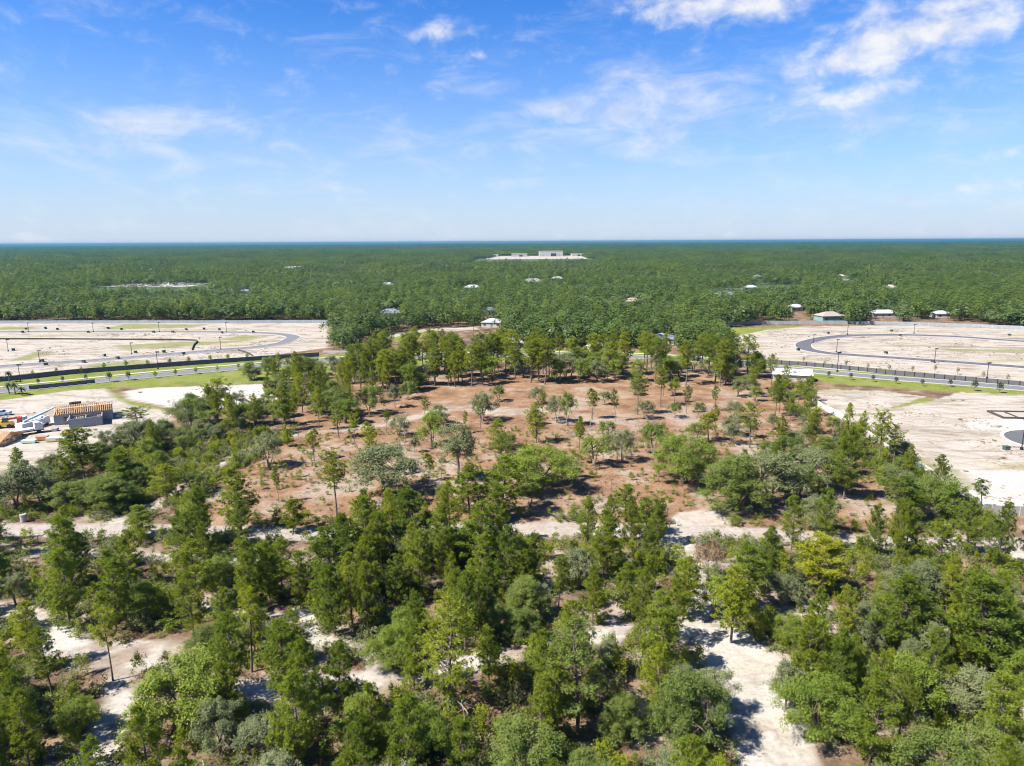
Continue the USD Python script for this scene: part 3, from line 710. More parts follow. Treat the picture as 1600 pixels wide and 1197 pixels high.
def tree(kind, i, x, y, h, w, label, cat, group=None, rz=None):
    path = PROTO[kind][i][0]; H, W = SIZE[kind, i]
    name = {'pine': 'pine_tree', 'gold_pine': 'pine_tree', 'pale_pine': 'pine_tree', 'small_pine': 'pine_tree', 'oak': 'oak_tree', 'brown_oak': 'oak_tree', 'dead_tree': 'dead_tree', 'burnt_tree': 'dead_tree'}[kind]
    p = xform(name, (x, y, -0.08), rng.uniform(0, 2 * PI) if rz is None else rz, (w / W, w / W, h / H))
    p.GetReferences().AddInternalReference(Sdf.Path(path)); p.SetInstanceable(True)
    tag(p, label, cat, group)
    PLACED.append((x, y, w / 2)); COUNT[name] = COUNT.get(name, 0) + 1
    return p


def hand(kind, i, bx, by, ty, wpx, label, group=None):
    """A tree whose foot the photograph shows at (bx, by) and whose top at row ty."""
    g = gp(bx, by); m = mpp(bx, by)
    vx = math.sqrt(1 - (ray(bx, (by + ty) / 2)[2]) ** 2)
    # height so that the top lands on row ty
    lo, hi = 0.5, 30.0
    for _ in range(30):
        mid = (lo + hi) / 2
        if proj([g[0], g[1], mid])[0][1] > ty: lo = mid
        else: hi = mid
    cat = 'dead tree' if 'dead' in kind or 'burnt' in kind else ('oak tree' if 'oak' in kind else 'pine tree')
    tree(kind, i, g[0], g[1], lo, wpx * m * (1.0 if 'pine' in kind else 1.1), label, cat, group)


def top(kind, i, tx, ty, h, w, label, group=None):
    """A tree h metres tall whose tip the photograph shows at (tx, ty)."""
    h, w = h * (.86 if 'oak' in kind or 'gold' in kind else .84), w * .88
    g = gp(tx, ty, h)
    cat = 'oak tree' if 'oak' in kind else ('dead tree' if 'dead' in kind else 'pine tree')
    tree(kind, i, g[0], g[1], h, w, label, cat, group)


# --- the clearing
for a in [
    ('pine', 7, 527, 814, 700, 46, 'tall lone pine with bare dark trunk in the open straw by the dirt road'),
    ('small_pine', 1, 491, 719, 668, 22, 'slim young pine above the round shadow near the curved sand path'),
    ('small_pine', 2, 436, 786, 726, 14, 'thin spindly pine sapling alone on orange straw beside the path'),
    ('small_pine', 1, 577, 715, 657, 26, 'small pine with leafy head just behind the grey multi-stem oak'),
    ('pine', 6, 530, 685, 638, 30, 'slender pine casting a line of shadow beside the white path'),
    ('small_pine', 0, 450, 697, 668, 18, 'little bushy pine beside the start of the sand clearing'),
    ('oak', 4, 420, 730, 672, 48, 'dark-stemmed sparse oak on the inner bend of the sand path'),
    ('oak', 7, 675, 698, 638, 46, 'dense fresh green oak on a single short trunk in the clearing'),
    ('oak', 1, 601, 776, 692, 104, 'wide grey-green oak fanning out on many dark stems'),
    ('oak', 2, 716, 750, 655, 62, 'tall grey airy oak in the middle of the straw'),
    ('small_pine', 1, 670, 752, 706, 18, 'small pointed pine between the two grey oaks'),
    ('burnt_tree', 0, 691, 765, 703, 16, 'blackened leaning bare trunk between the grey oaks'),
    ('pine', 4, 779, 702, 652, 36, 'compact pine on the far side of the airy grey oak'),
    ('oak', 4, 755, 658, 610, 46, 'lacy oak standing in the pale sand opening'),
    ('oak', 7, 541, 661, 620, 42, 'rounded bright oak where the path leaves the sand opening'),
    ('oak', 0, 577, 648, 600, 46, 'rounded deep green oak at the edge of the sand opening'),
    ('pine', 3, 786, 806, 704, 74, 'broad full pine rising from the straw beside the dirt road'),
    ('pine', 0, 735, 822, 722, 62, 'full pine tight against the broad pine by the road'),
    ('oak', 3, 842, 765, 690, 104, 'low spreading yellow-green oak casting a dark shadow on straw'),
    ('small_pine', 1, 905, 708, 649, 20, 'twin-trunked slim pine beyond the low spreading oak'),
    ('small_pine', 1, 925, 655, 605, 20, 'round-headed small pine behind the bare grey tree'),
    ('dead_tree', 0, 922, 667, 630, 24, 'bare pale grey dead tree with twisted limbs in the clearing'),
    ('small_pine', 2, 961, 659, 606, 14, 'thinnest pole-like pine in the far clearing'),
    ('pine', 6, 996, 648, 580, 32, 'tall dark pine standing forward of the pine row'),
    ('oak', 4, 869, 660, 615, 32, 'crooked open oak at the edge of the pale sand opening'),
    ('pine', 4, 838, 692, 626, 36, 'leafy crooked pine in front of the pale sand opening'),
    ('oak', 6, 887, 666, 606, 26, 'upright green oak beside the crooked open oak'),
    ('pine', 7, 1032, 635, 572, 26, 'thin long-trunked pine standing ahead of the tall row'),
    ('small_pine', 1, 1107, 690, 641, 30, 'bushy-headed pine on the orange slope near pale debris'),
    ('pine', 6, 1171, 700, 625, 36, 'straight pine with dark trunk above the big grey-green oaks'),
    ('oak', 4, 1146, 655, 624, 30, 'small crooked oak with dark shadow in the far straw'),
    ('oak', 6, 1092, 653, 626, 20, 'little leaning oak in the far straw'),
    ('oak', 3, 1068, 755, 672, 100, 'big bright oak with dark stems in the straw'),
    ('oak', 6, 928, 728, 676, 52, 'pale sparse oak clump with many thin stems'),
    ('oak', 4, 972, 722, 668, 40, 'thin pale oak next to the sparse oak clump'),
    ('oak', 6, 1020, 712, 655, 44, 'bright small oak behind the big bright oak'),
    ('oak', 5, 1152, 798, 706, 104, 'massive grey-green oak reaching the ground near the sand patch'),
    ('oak', 1, 1205, 795, 696, 84, 'tall grey oak joined to the massive grey-green oak'),
    ('oak', 1, 1283, 765, 700, 82, 'silvery oak beside the reddish straw path'),
    ('pine', 0, 1318, 780, 676, 52, 'bright green pine rising above the silvery oak'),
    ('pine', 7, 1269, 692, 632, 26, 'thin pine by the bare reddish ground near the fence'),
    ('pine', 7, 1372, 733, 636, 34, 'taller of two long-trunked pines along the white fence'),
    ('pine', 7, 1395, 735, 660, 26, 'shorter of two long-trunked pines along the white fence'),
    ('pine', 6, 1396, 820, 738, 82, 'flat-topped forked pine standing on shaded straw by the road'),
    ('small_pine', 2, 1533, 797, 746, 27, 'leaning spindly pine at the corner of the white fence'),
    ('oak', 0, 1446, 812, 742, 62, 'leafy oak beside the flat-topped forked pine'),
    ('oak', 7, 1482, 818, 744, 50, 'upright green oak thicket next to the fence corner'),
    ('oak', 2, 1505, 815, 768, 38, 'small dark oak touching the corner of the white fence'),
    ('oak', 6, 1302, 684, 648, 26, 'small rounded oak beside the bend of the white fence'),
    ('pine', 3, 978, 812, 752, 44, 'dense dark pine at the roadside, behind another just like it'),
    ('pine', 3, 1008, 838, 776, 46, 'dense pine overhanging the dirt road by the white post'),
    ('pine', 3, 376, 830, 726, 62, 'thick dark pine beside the dirt road at the clearing corner'),
    ('small_pine', 0, 458, 830, 778, 38, 'small conical pine beside the dirt road near the lone tall pine'),
    ('dead_tree', 1, 918, 800, 768, 18, 'grey broken dead stems by the dirt road'),
    ('burnt_tree', 0, 941, 785, 745, 10, 'blackened snag near the roadside pine'),
    ('burnt_tree', 0, 955, 782, 738, 12, 'taller blackened snag near the roadside pine'),
    ('dead_tree', 2, 634, 690, 635, 20, 'thin bare grey tree in the sand opening'),
]: hand(*a)
# --- left woods
for a in [
    ('oak', 1, 28, 796, 722, 70, 'ghostly grey oak at the frame edge by the concrete drum'),
    ('oak', 4, 66, 790, 728, 70, 'thin-leaved oak in front of the sand lot'),
    ('pine', 2, 132, 752, 664, 70, 'tall dark pine crowding the unfinished block house'),
    ('pine', 0, 188, 766, 698, 44, 'bright green pine behind the grey scrub oaks'),
    ('oak', 5, 172, 792, 738, 84, 'wide grey scrub oak nearest the dirt road on the wooded side'),
    ('oak', 0, 110, 796, 750, 60, 'dark low oak beside the concrete drum'),
    ('oak', 1, 225, 705, 650, 60, 'grey oak next to the curved grass strip'),
    ('oak', 0, 300, 668, 618, 60, 'round oak overhanging the white sand lot'),
    ('pine', 4, 262, 782, 724, 50, 'yellow-green pine hanging over the curved sand path'),
    ('oak', 6, 302, 772, 732, 34, 'small dark oak on the inside of the sand path'),
    ('pine', 0, 226, 838, 786, 50, 'yellow-green pine at the mouth of the sand path'),
    ('pine', 6, 305, 846, 782, 52, 'leaning pine between the sand path and dirt road'),
    ('pine', 7, 340, 655, 588, 42, 'open pine silhouetted against the pale sand lot'),
    ('pine', 6, 215, 668, 634, 40, 'pine top in front of the white sand behind the block house'),
    ('dead_tree', 0, 283, 668, 622, 12, 'dead grey pole beside the white sand lot'),
]: hand(*a)
# --- foreground, the trees that stand out
for a in [
    ('gold_pine', 0, 1286, 834, 11.5, 8.6, 'golden yellow pine, the only one of its colour'),
    ('pine', 3, 645, 757, 14.5, 8.6, 'broad dark green pine rising highest over the dirt road'),
    ('pine', 0, 570, 770, 13.8, 7.6, 'green pine left of the broad pine rising highest over the dirt road'),
    ('pale_pine', 0, 698, 924, 17.5, 9.5, 'big thinning pine with pale dead limbs and a grey brush pile below'),
    ('pale_pine', 1, 905, 965, 15.5, 10, 'huge olive tree with bare grey twigs showing through its crown'),
    ('pine', 0, 1040, 922, 13.5, 6.2, 'bright lime pine beside the white sand track'),
    ('oak', 3, 285, 1012, 10.5, 11.5, 'great pale green oak spreading beside the sand patch'),
    ('oak', 3, 1290, 1045, 9.5, 9.5, 'bright yellow-green oak on the edge of the white track'),
    ('oak', 5, 1085, 1048, 10.5, 9.0, 'large mid-green oak shading the white track'),
    ('pine', 7, 160, 940, 12, 3.6, 'slim pine whose thin trunk crosses the open sand patch'),
    ('pine', 3, 1560, 895, 15, 9.5, 'broad feathery pine at the frame edge by the sandy scrub'),
    ('pine', 0, 1420, 890, 14, 7.5, 'tall light green pine between the golden pine and broad feathery pine'),
    ('pine', 0, 1175, 845, 13, 7.0, 'dark pine standing beside the junction of track and road'),
    ('brown_oak', 0, 1112, 838, 8.5, 5.5, 'brownish half-bare oak at the junction of track and road'),
    ('oak', 1, 1285, 772, 8.5, 8.0, 'silvery-grey oak clump directly behind the golden pine'),
    ('oak', 7, 1430, 1020, 9, 7.5, 'rounded deep green oak below the tall light green pine'),
    ('oak', 1, 1525, 1045, 8, 7.0, 'greyish oak with thin crown over pale ground'),
    ('oak', 0, 815, 1125, 8, 9.0, 'grey-green oak cut by the bottom edge of the picture'),
    ('oak', 0, 1480, 1140, 8.5, 9, 'mid-green oak with a curved pale bough near the corner'),
    ('oak', 2, 1235, 1025, 7.5, 4.5, 'thin grey oak leaning over the white track'),
    ('dead_tree', 1, 722, 1100, 5.5, 8, 'grey leafless brush under the big thinning pine'),
    ('dead_tree', 2, 690, 1040, 4.5, 6, 'low bare grey limbs beside the big thinning pine'),
    ('pine', 1, 1072, 868, 11, 5.5, 'green pine hiding the upper end of the white track'),
    ('oak', 7, 1118, 893, 8, 5.5, 'fresh green oak closing the upper end of the white track'),
    ('pine', 0, 98, 802, 14, 8.0, 'full pine in front of the dirt road near the concrete drum'),
    ('pine', 3, 505, 822, 14, 8.6, 'wide full pine in front of the road below the lone tall pine'),
    ('pine', 3, 745, 778, 14, 7.6, 'full pine overlapping the roadside broad pine'),
    ('pine', 1, 945, 810, 12, 5.8, 'dark narrow pine in front of the roadside pair'),
    ('pine', 4, 1475, 818, 13, 7.0, 'yellow-green pine covering the road near the shrubby verge'),
    ('pine', 4, 1150, 880, 13, 7.0, 'pine at the narrow throat of the white track'),
    ('pine', 4, 300, 840, 13, 7.5, 'spreading pine at the middle of the upper sand track'),
]: top(*a)
# --- fill
CLEAR_PX = [Polygon([(930, 826), (1060, 826), (1060, 838), (930, 838)]), Polygon([(1140, 828), (1200, 830), (1200, 842), (1140, 840)]), Polygon([(1235, 830), (1340, 830), (1340, 900), (1235, 900)]), Polygon([(60, 815), (250, 815), (250, 835), (60, 835)]), Polygon([(335, 822), (440, 822), (440, 842), (335, 842)]), Polygon([(1085, 925), (1110, 920), (1185, 985), (1225, 1050), (1240, 1110), (1262, 1210), (1150, 1210), (1180, 1120), (1150, 1060), (1090, 1010), (1080, 960)]), Polygon([(100, 1000), (245, 1008), (240, 1050), (180, 1070), (105, 1035)]),
            Polygon([(170, 1090), (215, 1085), (190, 1150), (145, 1165)]), Polygon([(1040, 822), (1090, 822), (1085, 870), (1055, 850)]), Polygon([(560, 1030), (600, 1005), (600, 1060), (570, 1065)]), Polygon([(700, 1060), (640, 1045), (690, 1075)]),
            Polygon([(455, 960), (515, 985), (510, 1010), (470, 1000)]), Polygon([(945, 955), (1000, 960), (985, 1010), (945, 1005)]), Polygon([(1500, 855), (1600, 855), (1600, 895), (1540, 890)]),
            Polygon([(1040, 800), (1110, 795), (1150, 815), (1110, 825), (1050, 822)]), Polygon([(470, 700), (560, 740), (530, 800), (400, 800)]), Polygon([(300, 740), (440, 690), (450, 700), (320, 760)]), Polygon([(0, 822), (55, 822), (55, 838), (0, 838)]), Polygon([(20, 850), (45, 850), (45, 866), (20, 866)]),
            Polygon([(1190, 838), (1260, 842), (1260, 852), (1190, 846)]), Polygon([(1390, 842), (1470, 848), (1600, 848), (1600, 860), (1390, 858)]), Polygon([(820, 820), (930, 820), (930, 835), (820, 835)]), Polygon([(270, 925), (325, 940), (315, 960), (275, 945)]), Polygon([(790, 1010), (830, 1010), (830, 1050), (800, 1050)])]
PATHS = shapely.union_all([Z['sand_path'].buffer(-0.6), Z['dirt_road'].buffer(1.0), *[Z[k].buffer(2) for k in ('sand_lot', 'sand_lot_b', 'sand_lot_c', 'sand_lot_d')]])
shapely.prepare(PATHS)


def hides(x, y, h, w, lim):
    """Whether a tree there would stand in front of a gap that the photograph leaves open."""
    P, _ = proj([[x - w * .36, y, h * .45], [x + w * .36, y, h * .45], [x, y, h * .9], [x - w * .3, y, h * .7], [x + w * .3, y, h * .7]])
    return any(p.contains(shapely.Point(q)) for p in CLEAR_PX for q in P)


def fill(poly, n, gap, pick, tries=40, world=None, strict=True):
    """Up to n trees inside an outline of the ground, at least gap metres from others."""
    P = world if world is not None else Polygon(GP(poly)).buffer(0)
    x0, y0, x1, y1 = P.bounds; done = 0
    for _ in range(n * tries):
        if done >= n: break
        x, y = rng.uniform(x0, x1), rng.uniform(y0, y1)
        if not P.contains(shapely.Point(x, y)) or PATHS.contains(shapely.Point(x, y)): continue
        kind, i, h, w = pick()
        pl = np.array(PLACED)
        if (np.hypot(pl[:, 0] - x, pl[:, 1] - y) < gap * rng.uniform(.8, 1.2) + 0.22 * (pl[:, 2] + w / 2)).any(): continue
        if strict and hides(x, y, h, w, 0): continue
        AUTO.append((tree(kind, i, x, y, h, w, None, None), x, y, h, w, kind, i, ZONE)); done += 1
    return done


def mix_of(p_pine, pines, oaks, hp, ho, wide=1.0):
    def pick():
        if rng.random() < p_pine:
            i = int(rng.choice(pines)); h = rng.uniform(*hp); w = SIZE['pine', i][1] * h / SIZE['pine', i][0] * rng.uniform(.72, 1.02) * wide
            return 'pine', i, h, w
        i = int(rng.choice(oaks)); h = rng.uniform(*ho); w = SIZE['oak', i][1] * h / SIZE['oak', i][0] * rng.uniform(.85, 1.12)
        return 'oak', i, h, w
    return pick


FG = Polygon([(-45, 48), (45, 48), (57, 62), (90, 100), (96, 111), (-96, 111), (-90, 100), (-57, 62)])
ZONE = 'fg'
fill(None, 224, 1.0, mix_of(.655, [0, 0, 1, 2, 3, 3, 4], [0, 1, 2, 3, 4, 5, 7], (7.5, 11.8), (4.2, 6.8)), 60, FG)
ZONE = 'wood'
fill([(-60, 800), (170, 800), (215, 770), (300, 725), (400, 680), (470, 640), (520, 600), (560, 575), (420, 575), (330, 610), (250, 650), (150, 690), (60, 740), (-60, 770)], 70, 1.5, mix_of(.18, [0, 1, 2, 4], [0, 1, 2, 4, 5, 6, 7], (8, 12), (4.8, 7.6)), 60)
ZONE = 'flank'
fill([(330, 690), (400, 640), (470, 590), (610, 590), (720, 604), (740, 622), (660, 630), (590, 650), (520, 668), (420, 690)], 42, 1.9, mix_of(.42, [2, 4, 1], [0, 1, 2, 7], (10, 14), (6, 9)), 60)
ZONE = 'belt'
fill([(560, 622), (640, 612), (760, 604), (900, 600), (1040, 602), (1190, 608), (1195, 582), (1000, 571), (800, 567), (600, 574), (540, 600)], 112, 0.8, mix_of(.62, [2, 5, 5, 6], [0, 1, 7], (14, 17.5), (8, 11), 1.5), 60)
ZONE = 'slope'
fill([(1190, 590), (1262, 605), (1290, 660), (1340, 690), (1340, 720), (1270, 700), (1210, 660), (1150, 620)], 24, 2.2, mix_of(.5, [5, 6, 7, 2], [0, 1, 6, 7], (9, 13), (4, 6.5)), 60)
ZONE = 'thicket'
fill([(1110, 790), (1180, 730), (1230, 700), (1330, 690), (1400, 720), (1440, 750), (1500, 800), (1430, 800), (1330, 760), (1260, 790)], 26, 2.2, mix_of(.25, [0, 1, 4], [0, 1, 2, 5], (8, 11), (5, 7.5)), 60)
ZONE = 'straw'
fill([(470, 690), (620, 630), (900, 615), (1180, 615), (1280, 680), (1220, 700), (1100, 760), (900, 800), (700, 800), (560, 800)], 46, 3.0, mix_of(.4, [6, 7], [1, 2, 4, 6], (6, 9.5), (4, 6.5)), 60)
# labels: what each looks like, what it stands by, and, where that is not enough, its place among its like
MARKS = {'fg': [(40, 850, 'near the concrete drum'), (250, 890, 'along the upper sand track'), (480, 900, 'below the lone tall pine'), (660, 900, 'in front of the broad dark pine'), (850, 890, 'facing the low spreading oak'), (980, 900, 'in front of the roadside pine pair'), (1150, 900, 'at the throat of the white track'), (1285, 930, 'around the golden pine'), (1400, 930, 'beside the tall light green pine'), (1540, 930, 'by the sandy scrub'),
                (60, 960, 'behind the open sand patch'), (150, 1060, 'around the open sand patch'), (300, 1130, 'below the great pale oak'), (420, 980, 'above the great pale oak'), (540, 1060, 'along the middle sand lane'), (700, 1080, 'around the thinning pine'), (600, 1160, 'beside the grey brush pile'), (900, 1060, 'around the huge olive tree'), (1090, 1080, 'along the white track'), (1280, 1080, 'around the yellow-green oak'), (1440, 1080, 'around the rounded deep green oak'), (1540, 1150, 'by the curved pale bough'), (60, 1150, 'below the open sand patch')],
         'wood': [(60, 780, 'behind the concrete drum'), (140, 740, 'beside the dark pine near the block house'), (230, 720, 'between sand lot and curved path'), (300, 690, 'below the curved grass strip'), (390, 640, 'beside the small white sand lot'), (480, 600, 'near the end of the long dark wall')],
         'flank': [(430, 650, 'where the path meets the sand opening'), (540, 620, 'left of the sand opening'), (660, 610, 'behind the sand opening')],
         'belt': [(590, 590, 'in the tall row near the small lawn'), (720, 585, 'in the tall row behind the sand opening'), (850, 585, 'in the tall row facing the shining roof'), (1000, 585, 'in the tall row behind the far straw'), (1140, 585, 'in the tall row near the pump house')],
         'slope': [(1240, 620, 'on the slope below the pump house'), (1290, 680, 'beside the bend of the white fence')], 'thicket': [(1200, 760, 'behind the massive grey-green oak'), (1340, 730, 'between silvery oak and white fence'), (1440, 780, 'behind the flat-topped forked pine')],
         'straw': [(620, 700, 'on the straw near the wide fanning oak'), (760, 700, 'on the straw near the airy grey oak'), (920, 700, 'on the straw near the sparse oak clump'), (1100, 660, 'on the far straw slope')]}
GROUPS = {'fg': 'in the near woods', 'wood': 'in the wood by the sand lot', 'flank': 'by the sand opening', 'belt': 'in the row before the main road', 'slope': 'beside the white fence', 'thicket': 'in the thicket by the fence', 'straw': 'on the straw'}
LIKE = {}
for p, x, y, h, w, kind, i, zone in AUTO:
    q = proj([x, y, h * .6])[0]
    mark = min(MARKS[zone], key=lambda m: (m[0] - q[0]) ** 2 + 1.6 * (m[1] - q[1]) ** 2)[2]
    pn = kind == 'pine'
    look = (('tall ' if h > 12.2 else 'low ' if h < 10 else '') + ('broad ' if w / h > .56 else 'slim ' if w / h < .46 else '')) if pn else (('big ' if w > 8 else 'small ' if w < 5.5 else '') + {1: 'greyish ', 2: 'greyish ', 4: 'greyish ', 3: 'bright ', 7: 'bright '}.get(i, 'deep green '))
    LIKE.setdefault((look + ('pine' if pn else 'oak') + ' ' + mark, kind, zone), []).append((q[0], p))
ORD = 'first second third fourth fifth sixth seventh eighth ninth tenth eleventh twelfth'.split()
for (lab, kind, zone), lst in LIKE.items():
    lst.sort(key=lambda t: t[0])
    for k, (_, p) in enumerate(lst):
        extra = '' if len(lst) == 1 else f', {(ORD + ["thirteenth", "fourteenth", "fifteenth", "sixteenth", "seventeenth"])[min(k, 16)]} from left'
        tag(p, lab + extra, 'pine tree' if kind == 'pine' else 'oak tree', ('pines ' if kind == 'pine' else 'oaks ') + GROUPS[zone])
print(COUNT)


# ------------------------------------------------------------------ the wide forest (too many to count): point instancers
def instancer(name, protos, pos, ids, rz, sc, label, cat, mat):
    pi = UsdGeom.PointInstancer.Define(stage, f'/World/{name}')
    rel = pi.CreatePrototypesRel()
    for k, (m, mt) in enumerate(protos):
        pth = f'/World/{name}/form_{k:03d}'
        usdkit.mesh(stage, pth, m, LOOK[mt]); rel.AddTarget(pth)
    pi.CreateProtoIndicesAttr(Vt.IntArray.FromNumpy(np.asarray(ids, np.int32)))
    pi.CreatePositionsAttr(Vt.Vec3fArray.FromNumpy(np.asarray(pos, np.float32)))
    q = np.zeros((len(pos), 4)); q[:, 0] = np.cos(np.asarray(rz) / 2); q[:, 3] = np.sin(np.asarray(rz) / 2)
    pi.CreateOrientationsAttr(Vt.QuathArray([Gf.Quath(float(a), 0, 0, float(d)) for a, _, _, d in q]))
    s = np.asarray(sc, np.float32); s = np.repeat(s[:, None], 3, 1) if s.ndim == 1 else s
    pi.CreateScalesAttr(Vt.Vec3fArray.FromNumpy(s))
    tag(pi.GetPrim(), label, cat, kind='stuff')


def far_tree(seed, H, W, pine_, n=190, leaf=0.46):
    r = np.random.default_rng(seed); cr = MB()
    if pine_:
        t = r.uniform(0, 1, n); prof = np.clip((t + .2) / .4, 0, 1) ** .6 * (1 - t ** 3) ** .6
        a = r.uniform(0, 2 * PI, n); q = r.uniform(.35, 1, n) ** .6 * W / 2 * prof * (1 + .25 * np.sin(a * 3 + seed))
        pos = np.stack([np.cos(a) * q, np.sin(a) * q, H * (.24 + .76 * t)], 1) + r.normal(size=(n, 3)) * .25
    else:
        c = r.normal(size=(16, 3)) * [W * .25, W * .25, H * .13] + [0, 0, H * .66]; d = r.normal(size=(n, 3)); d /= np.linalg.norm(d, axis=1, keepdims=True)
        pos = c[r.integers(0, 16, n)] + d * r.uniform(.5, 1.1, (n, 1)) * W * .13
    nn = pos - [0, 0, H * .55]; nn /= np.linalg.norm(nn, axis=1, keepdims=True) + 1e-6
    nn = nn * .7 + r.normal(size=(n, 3)) * .42 + [0, 0, .65]; nn /= np.linalg.norm(nn, axis=1, keepdims=True)
    cr.add(*cards(pos, nn, leaf, r, .75))
    cr.tube([[0, 0, 0], [.1, .1, H * .85]], [.16, .04], 3, False)
    return cr.mesh()


FAR = [(far_tree(400 + i, 13, 6.4, True), ['far_leaves', 'far_pine_needles', 'far_leaves'][i % 3]) for i in range(5)] + [(far_tree(410 + i, 9, 8.5, False), ['far_oak_leaves', 'far_leaves', 'far_oak_leaves'][i % 3]) for i in range(5)]

# houses, cleared ground and what they must not be hidden by
HOUSES = [  # px, py of the roof, width m, depth, rot, wall h, roof material, wall material, label, sight gap m
    (1296, 490, 15, 10, .15, 3.4, 'roof_brown', 'wall_teal', 'teal house with brown hipped roof behind the far fence'),
    (795, 531, 13, 9, .1, 2.8, 'roof_white', 'wall_cream', 'house with shining metal roof just across the main road'),
    (1037, 524, 12, 9, -.4, 2.8, 'roof_slate', 'wall_cream', 'dark slate-roofed house across the main road under tall oaks'),
    (935, 537, 9, 6, .2, 2.6, 'roof_white', 'wall_cream', 'small white-roofed house glimpsed over the tall pine row'),
    (610, 486, 16, 11, .3, 3, 'roof_slate', 'wall_cream', 'blue-grey roofed house above the small lawn'),
    (770, 500, 12, 9, -.2, 3, 'roof_grey', 'wall_cream', 'grey-roofed house half hidden among dense oaks'),
    (765, 482, 10, 8, .5, 3, 'roof_slate', 'wall_cream', 'small slate-roofed house farther back among dense oaks'),
    (988, 468, 14, 10, .2, 3, 'roof_pink', 'wall_cream', 'pinkish-roofed house alone in the middle of the woods'),
    (832, 438, 24, 14, .25, 3.2, 'roof_grey', 'wall_cream', 'wide pale grey hipped house in the far woods'),
    (870, 434, 18, 12, -.2, 3.2, 'roof_grey', 'wall_cream', 'second hipped house beside the wide pale one'),
    (1182, 431, 16, 10, .6, 3, 'roof_slate', 'wall_cream', 'gabled house at the top of the far pale clearing'),
    (1172, 447, 14, 9, 0, 3, 'roof_white', 'wall_cream', 'white-roofed house in the far pale clearing'),
    (1132, 460, 22, 12, .1, 3, 'roof_slate', 'wall_cream', 'long dark roof among trees below the far clearing'),
    (1391, 447, 15, 10, -.2, 3, 'roof_pink', 'wall_cream', 'pale pink roofed house beyond the looping street'),
    (1311, 430, 16, 10, 0, 3, 'roof_pink', 'wall_cream', 'low cream-roofed house on a sandy gap in the far woods'),
    (1243, 477, 12, 8, .3, 3, 'roof_white', 'wall_cream', 'white house gable next to the teal house'),
    (1380, 486, 17, 8, .05, 2.8, 'roof_white', 'wall_cream', 'long white roof just behind the far fence beyond the looping street'),
    (1470, 487, 10, 8, 0, 2.8, 'roof_grey', 'wall_cream', 'grey shed-like house by the sandy yard behind the far fence'),
    (605, 443, 15, 10, .2, 3, 'roof_white', 'wall_cream', 'pale roof among the oaks over the small lawn'),
    (738, 447, 17, 10, 0, 3, 'roof_white', 'wall_cream', 'white roof beside a grassy gap in the far woods'),
    (458, 418, 40, 14, 0, 4, 'roof_white', 'wall_cream', 'long white shed roof far off in the woods'),
    (383, 453, 11, 8, .2, 3, 'roof_slate', 'wall_cream', 'small blue-grey roof above the sand lots'),
    (1322, 437, 12, 8, .2, 3, 'roof_grey', 'wall_cream', 'small grey roof in the far woods beyond the pale clearing'),
    (1520, 421, 20, 10, 0, 3, 'roof_white', 'wall_cream', 'distant pale roof farthest along the wooded plain'),
]
KEEP = []        # (x, y, half width, depth towards the camera)
HOUSE_AT = []
for px, py, w, dp, rot, wh, rm, wm, lab in HOUSES:
    g = gp(px, py, wh + 1.0); HOUSE_AT.append(g); Dd = math.hypot(g[0], g[1])
    KEEP.append((g[0], g[1], w * .56, (Dd * (1 - (50 - 11.5) / (50 - wh + 0.2))) * (.62 if py < 495 else .85) + 3, dp * .7))
EXTRA_KEEP = [(240, 446, 62, 2, 1.0), (630, 525, 24, 4, .8), (715, 514, 26, 3, 1.0), (1215, 444, 26, 2.5, .8), (1140, 452, 20, 2.5, .8), (1480, 497, 20, 3, .8), (1215, 502, 16, 2, .7), (730, 450, 10, 2, .8), (1330, 436, 14, 3, .6), (1280, 500, 16, 2, .6)]
for px, py, hw, z, k in EXTRA_KEEP:
    g = gp(px, py, z); Dd = math.hypot(g[0], g[1]); KEEP.append((g[0], g[1], hw, Dd * (1 - (50 - 12) / (50 - z)) * k, 14))
KEEP = np.array(KEEP)
NOTREE = shapely.union_all([shapely.union_all([GRASS, Z['sand_lot_b'], Z['sand_lot_d']]).buffer(14).buffer(-11), GRASS.buffer(1.5), *[Z[k].buffer(3) for k in ('sand_lot', 'sand_lot_b', 'sand_lot_c', 'sand_lot_d', 'yard_sand')]])


def kept(x, y):
    d = np.hypot(x, y); ok = np.ones(len(x), bool)
    for kx, ky, hw, dep, back in KEEP:
        Dk = math.hypot(kx, ky); ex, ey = kx / Dk, ky / Dk
        along = x * ex + y * ey; side = np.abs(x * ey - y * ex) / np.maximum(along, 1) * Dk
        ok &= ~((side < hw) & (along > Dk - dep) & (along < Dk + back))
    return ok


r2 = np.random.default_rng(21)
X_, Y_ = [], []
for y0, y1, sp in ((272, 560, 4.6), (560, 980, 6.2)):
    gx, gy = np.meshgrid(np.arange(-0.86 * y1 - 30, 0.86 * y1 + 30, sp), np.arange(y0, y1, sp))
    gx, gy = (gx + r2.uniform(-.55, .55, gx.shape) * sp).ravel(), (gy + r2.uniform(-.55, .55, gy.shape) * sp).ravel()
    m = (np.abs(gx) < gy * .86 + 25); gx, gy = gx[m], gy[m]
    X_.append(gx); Y_.append(gy)
fx, fy = np.concatenate(X_), np.concatenate(Y_)
shapely.prepare(NOTREE)
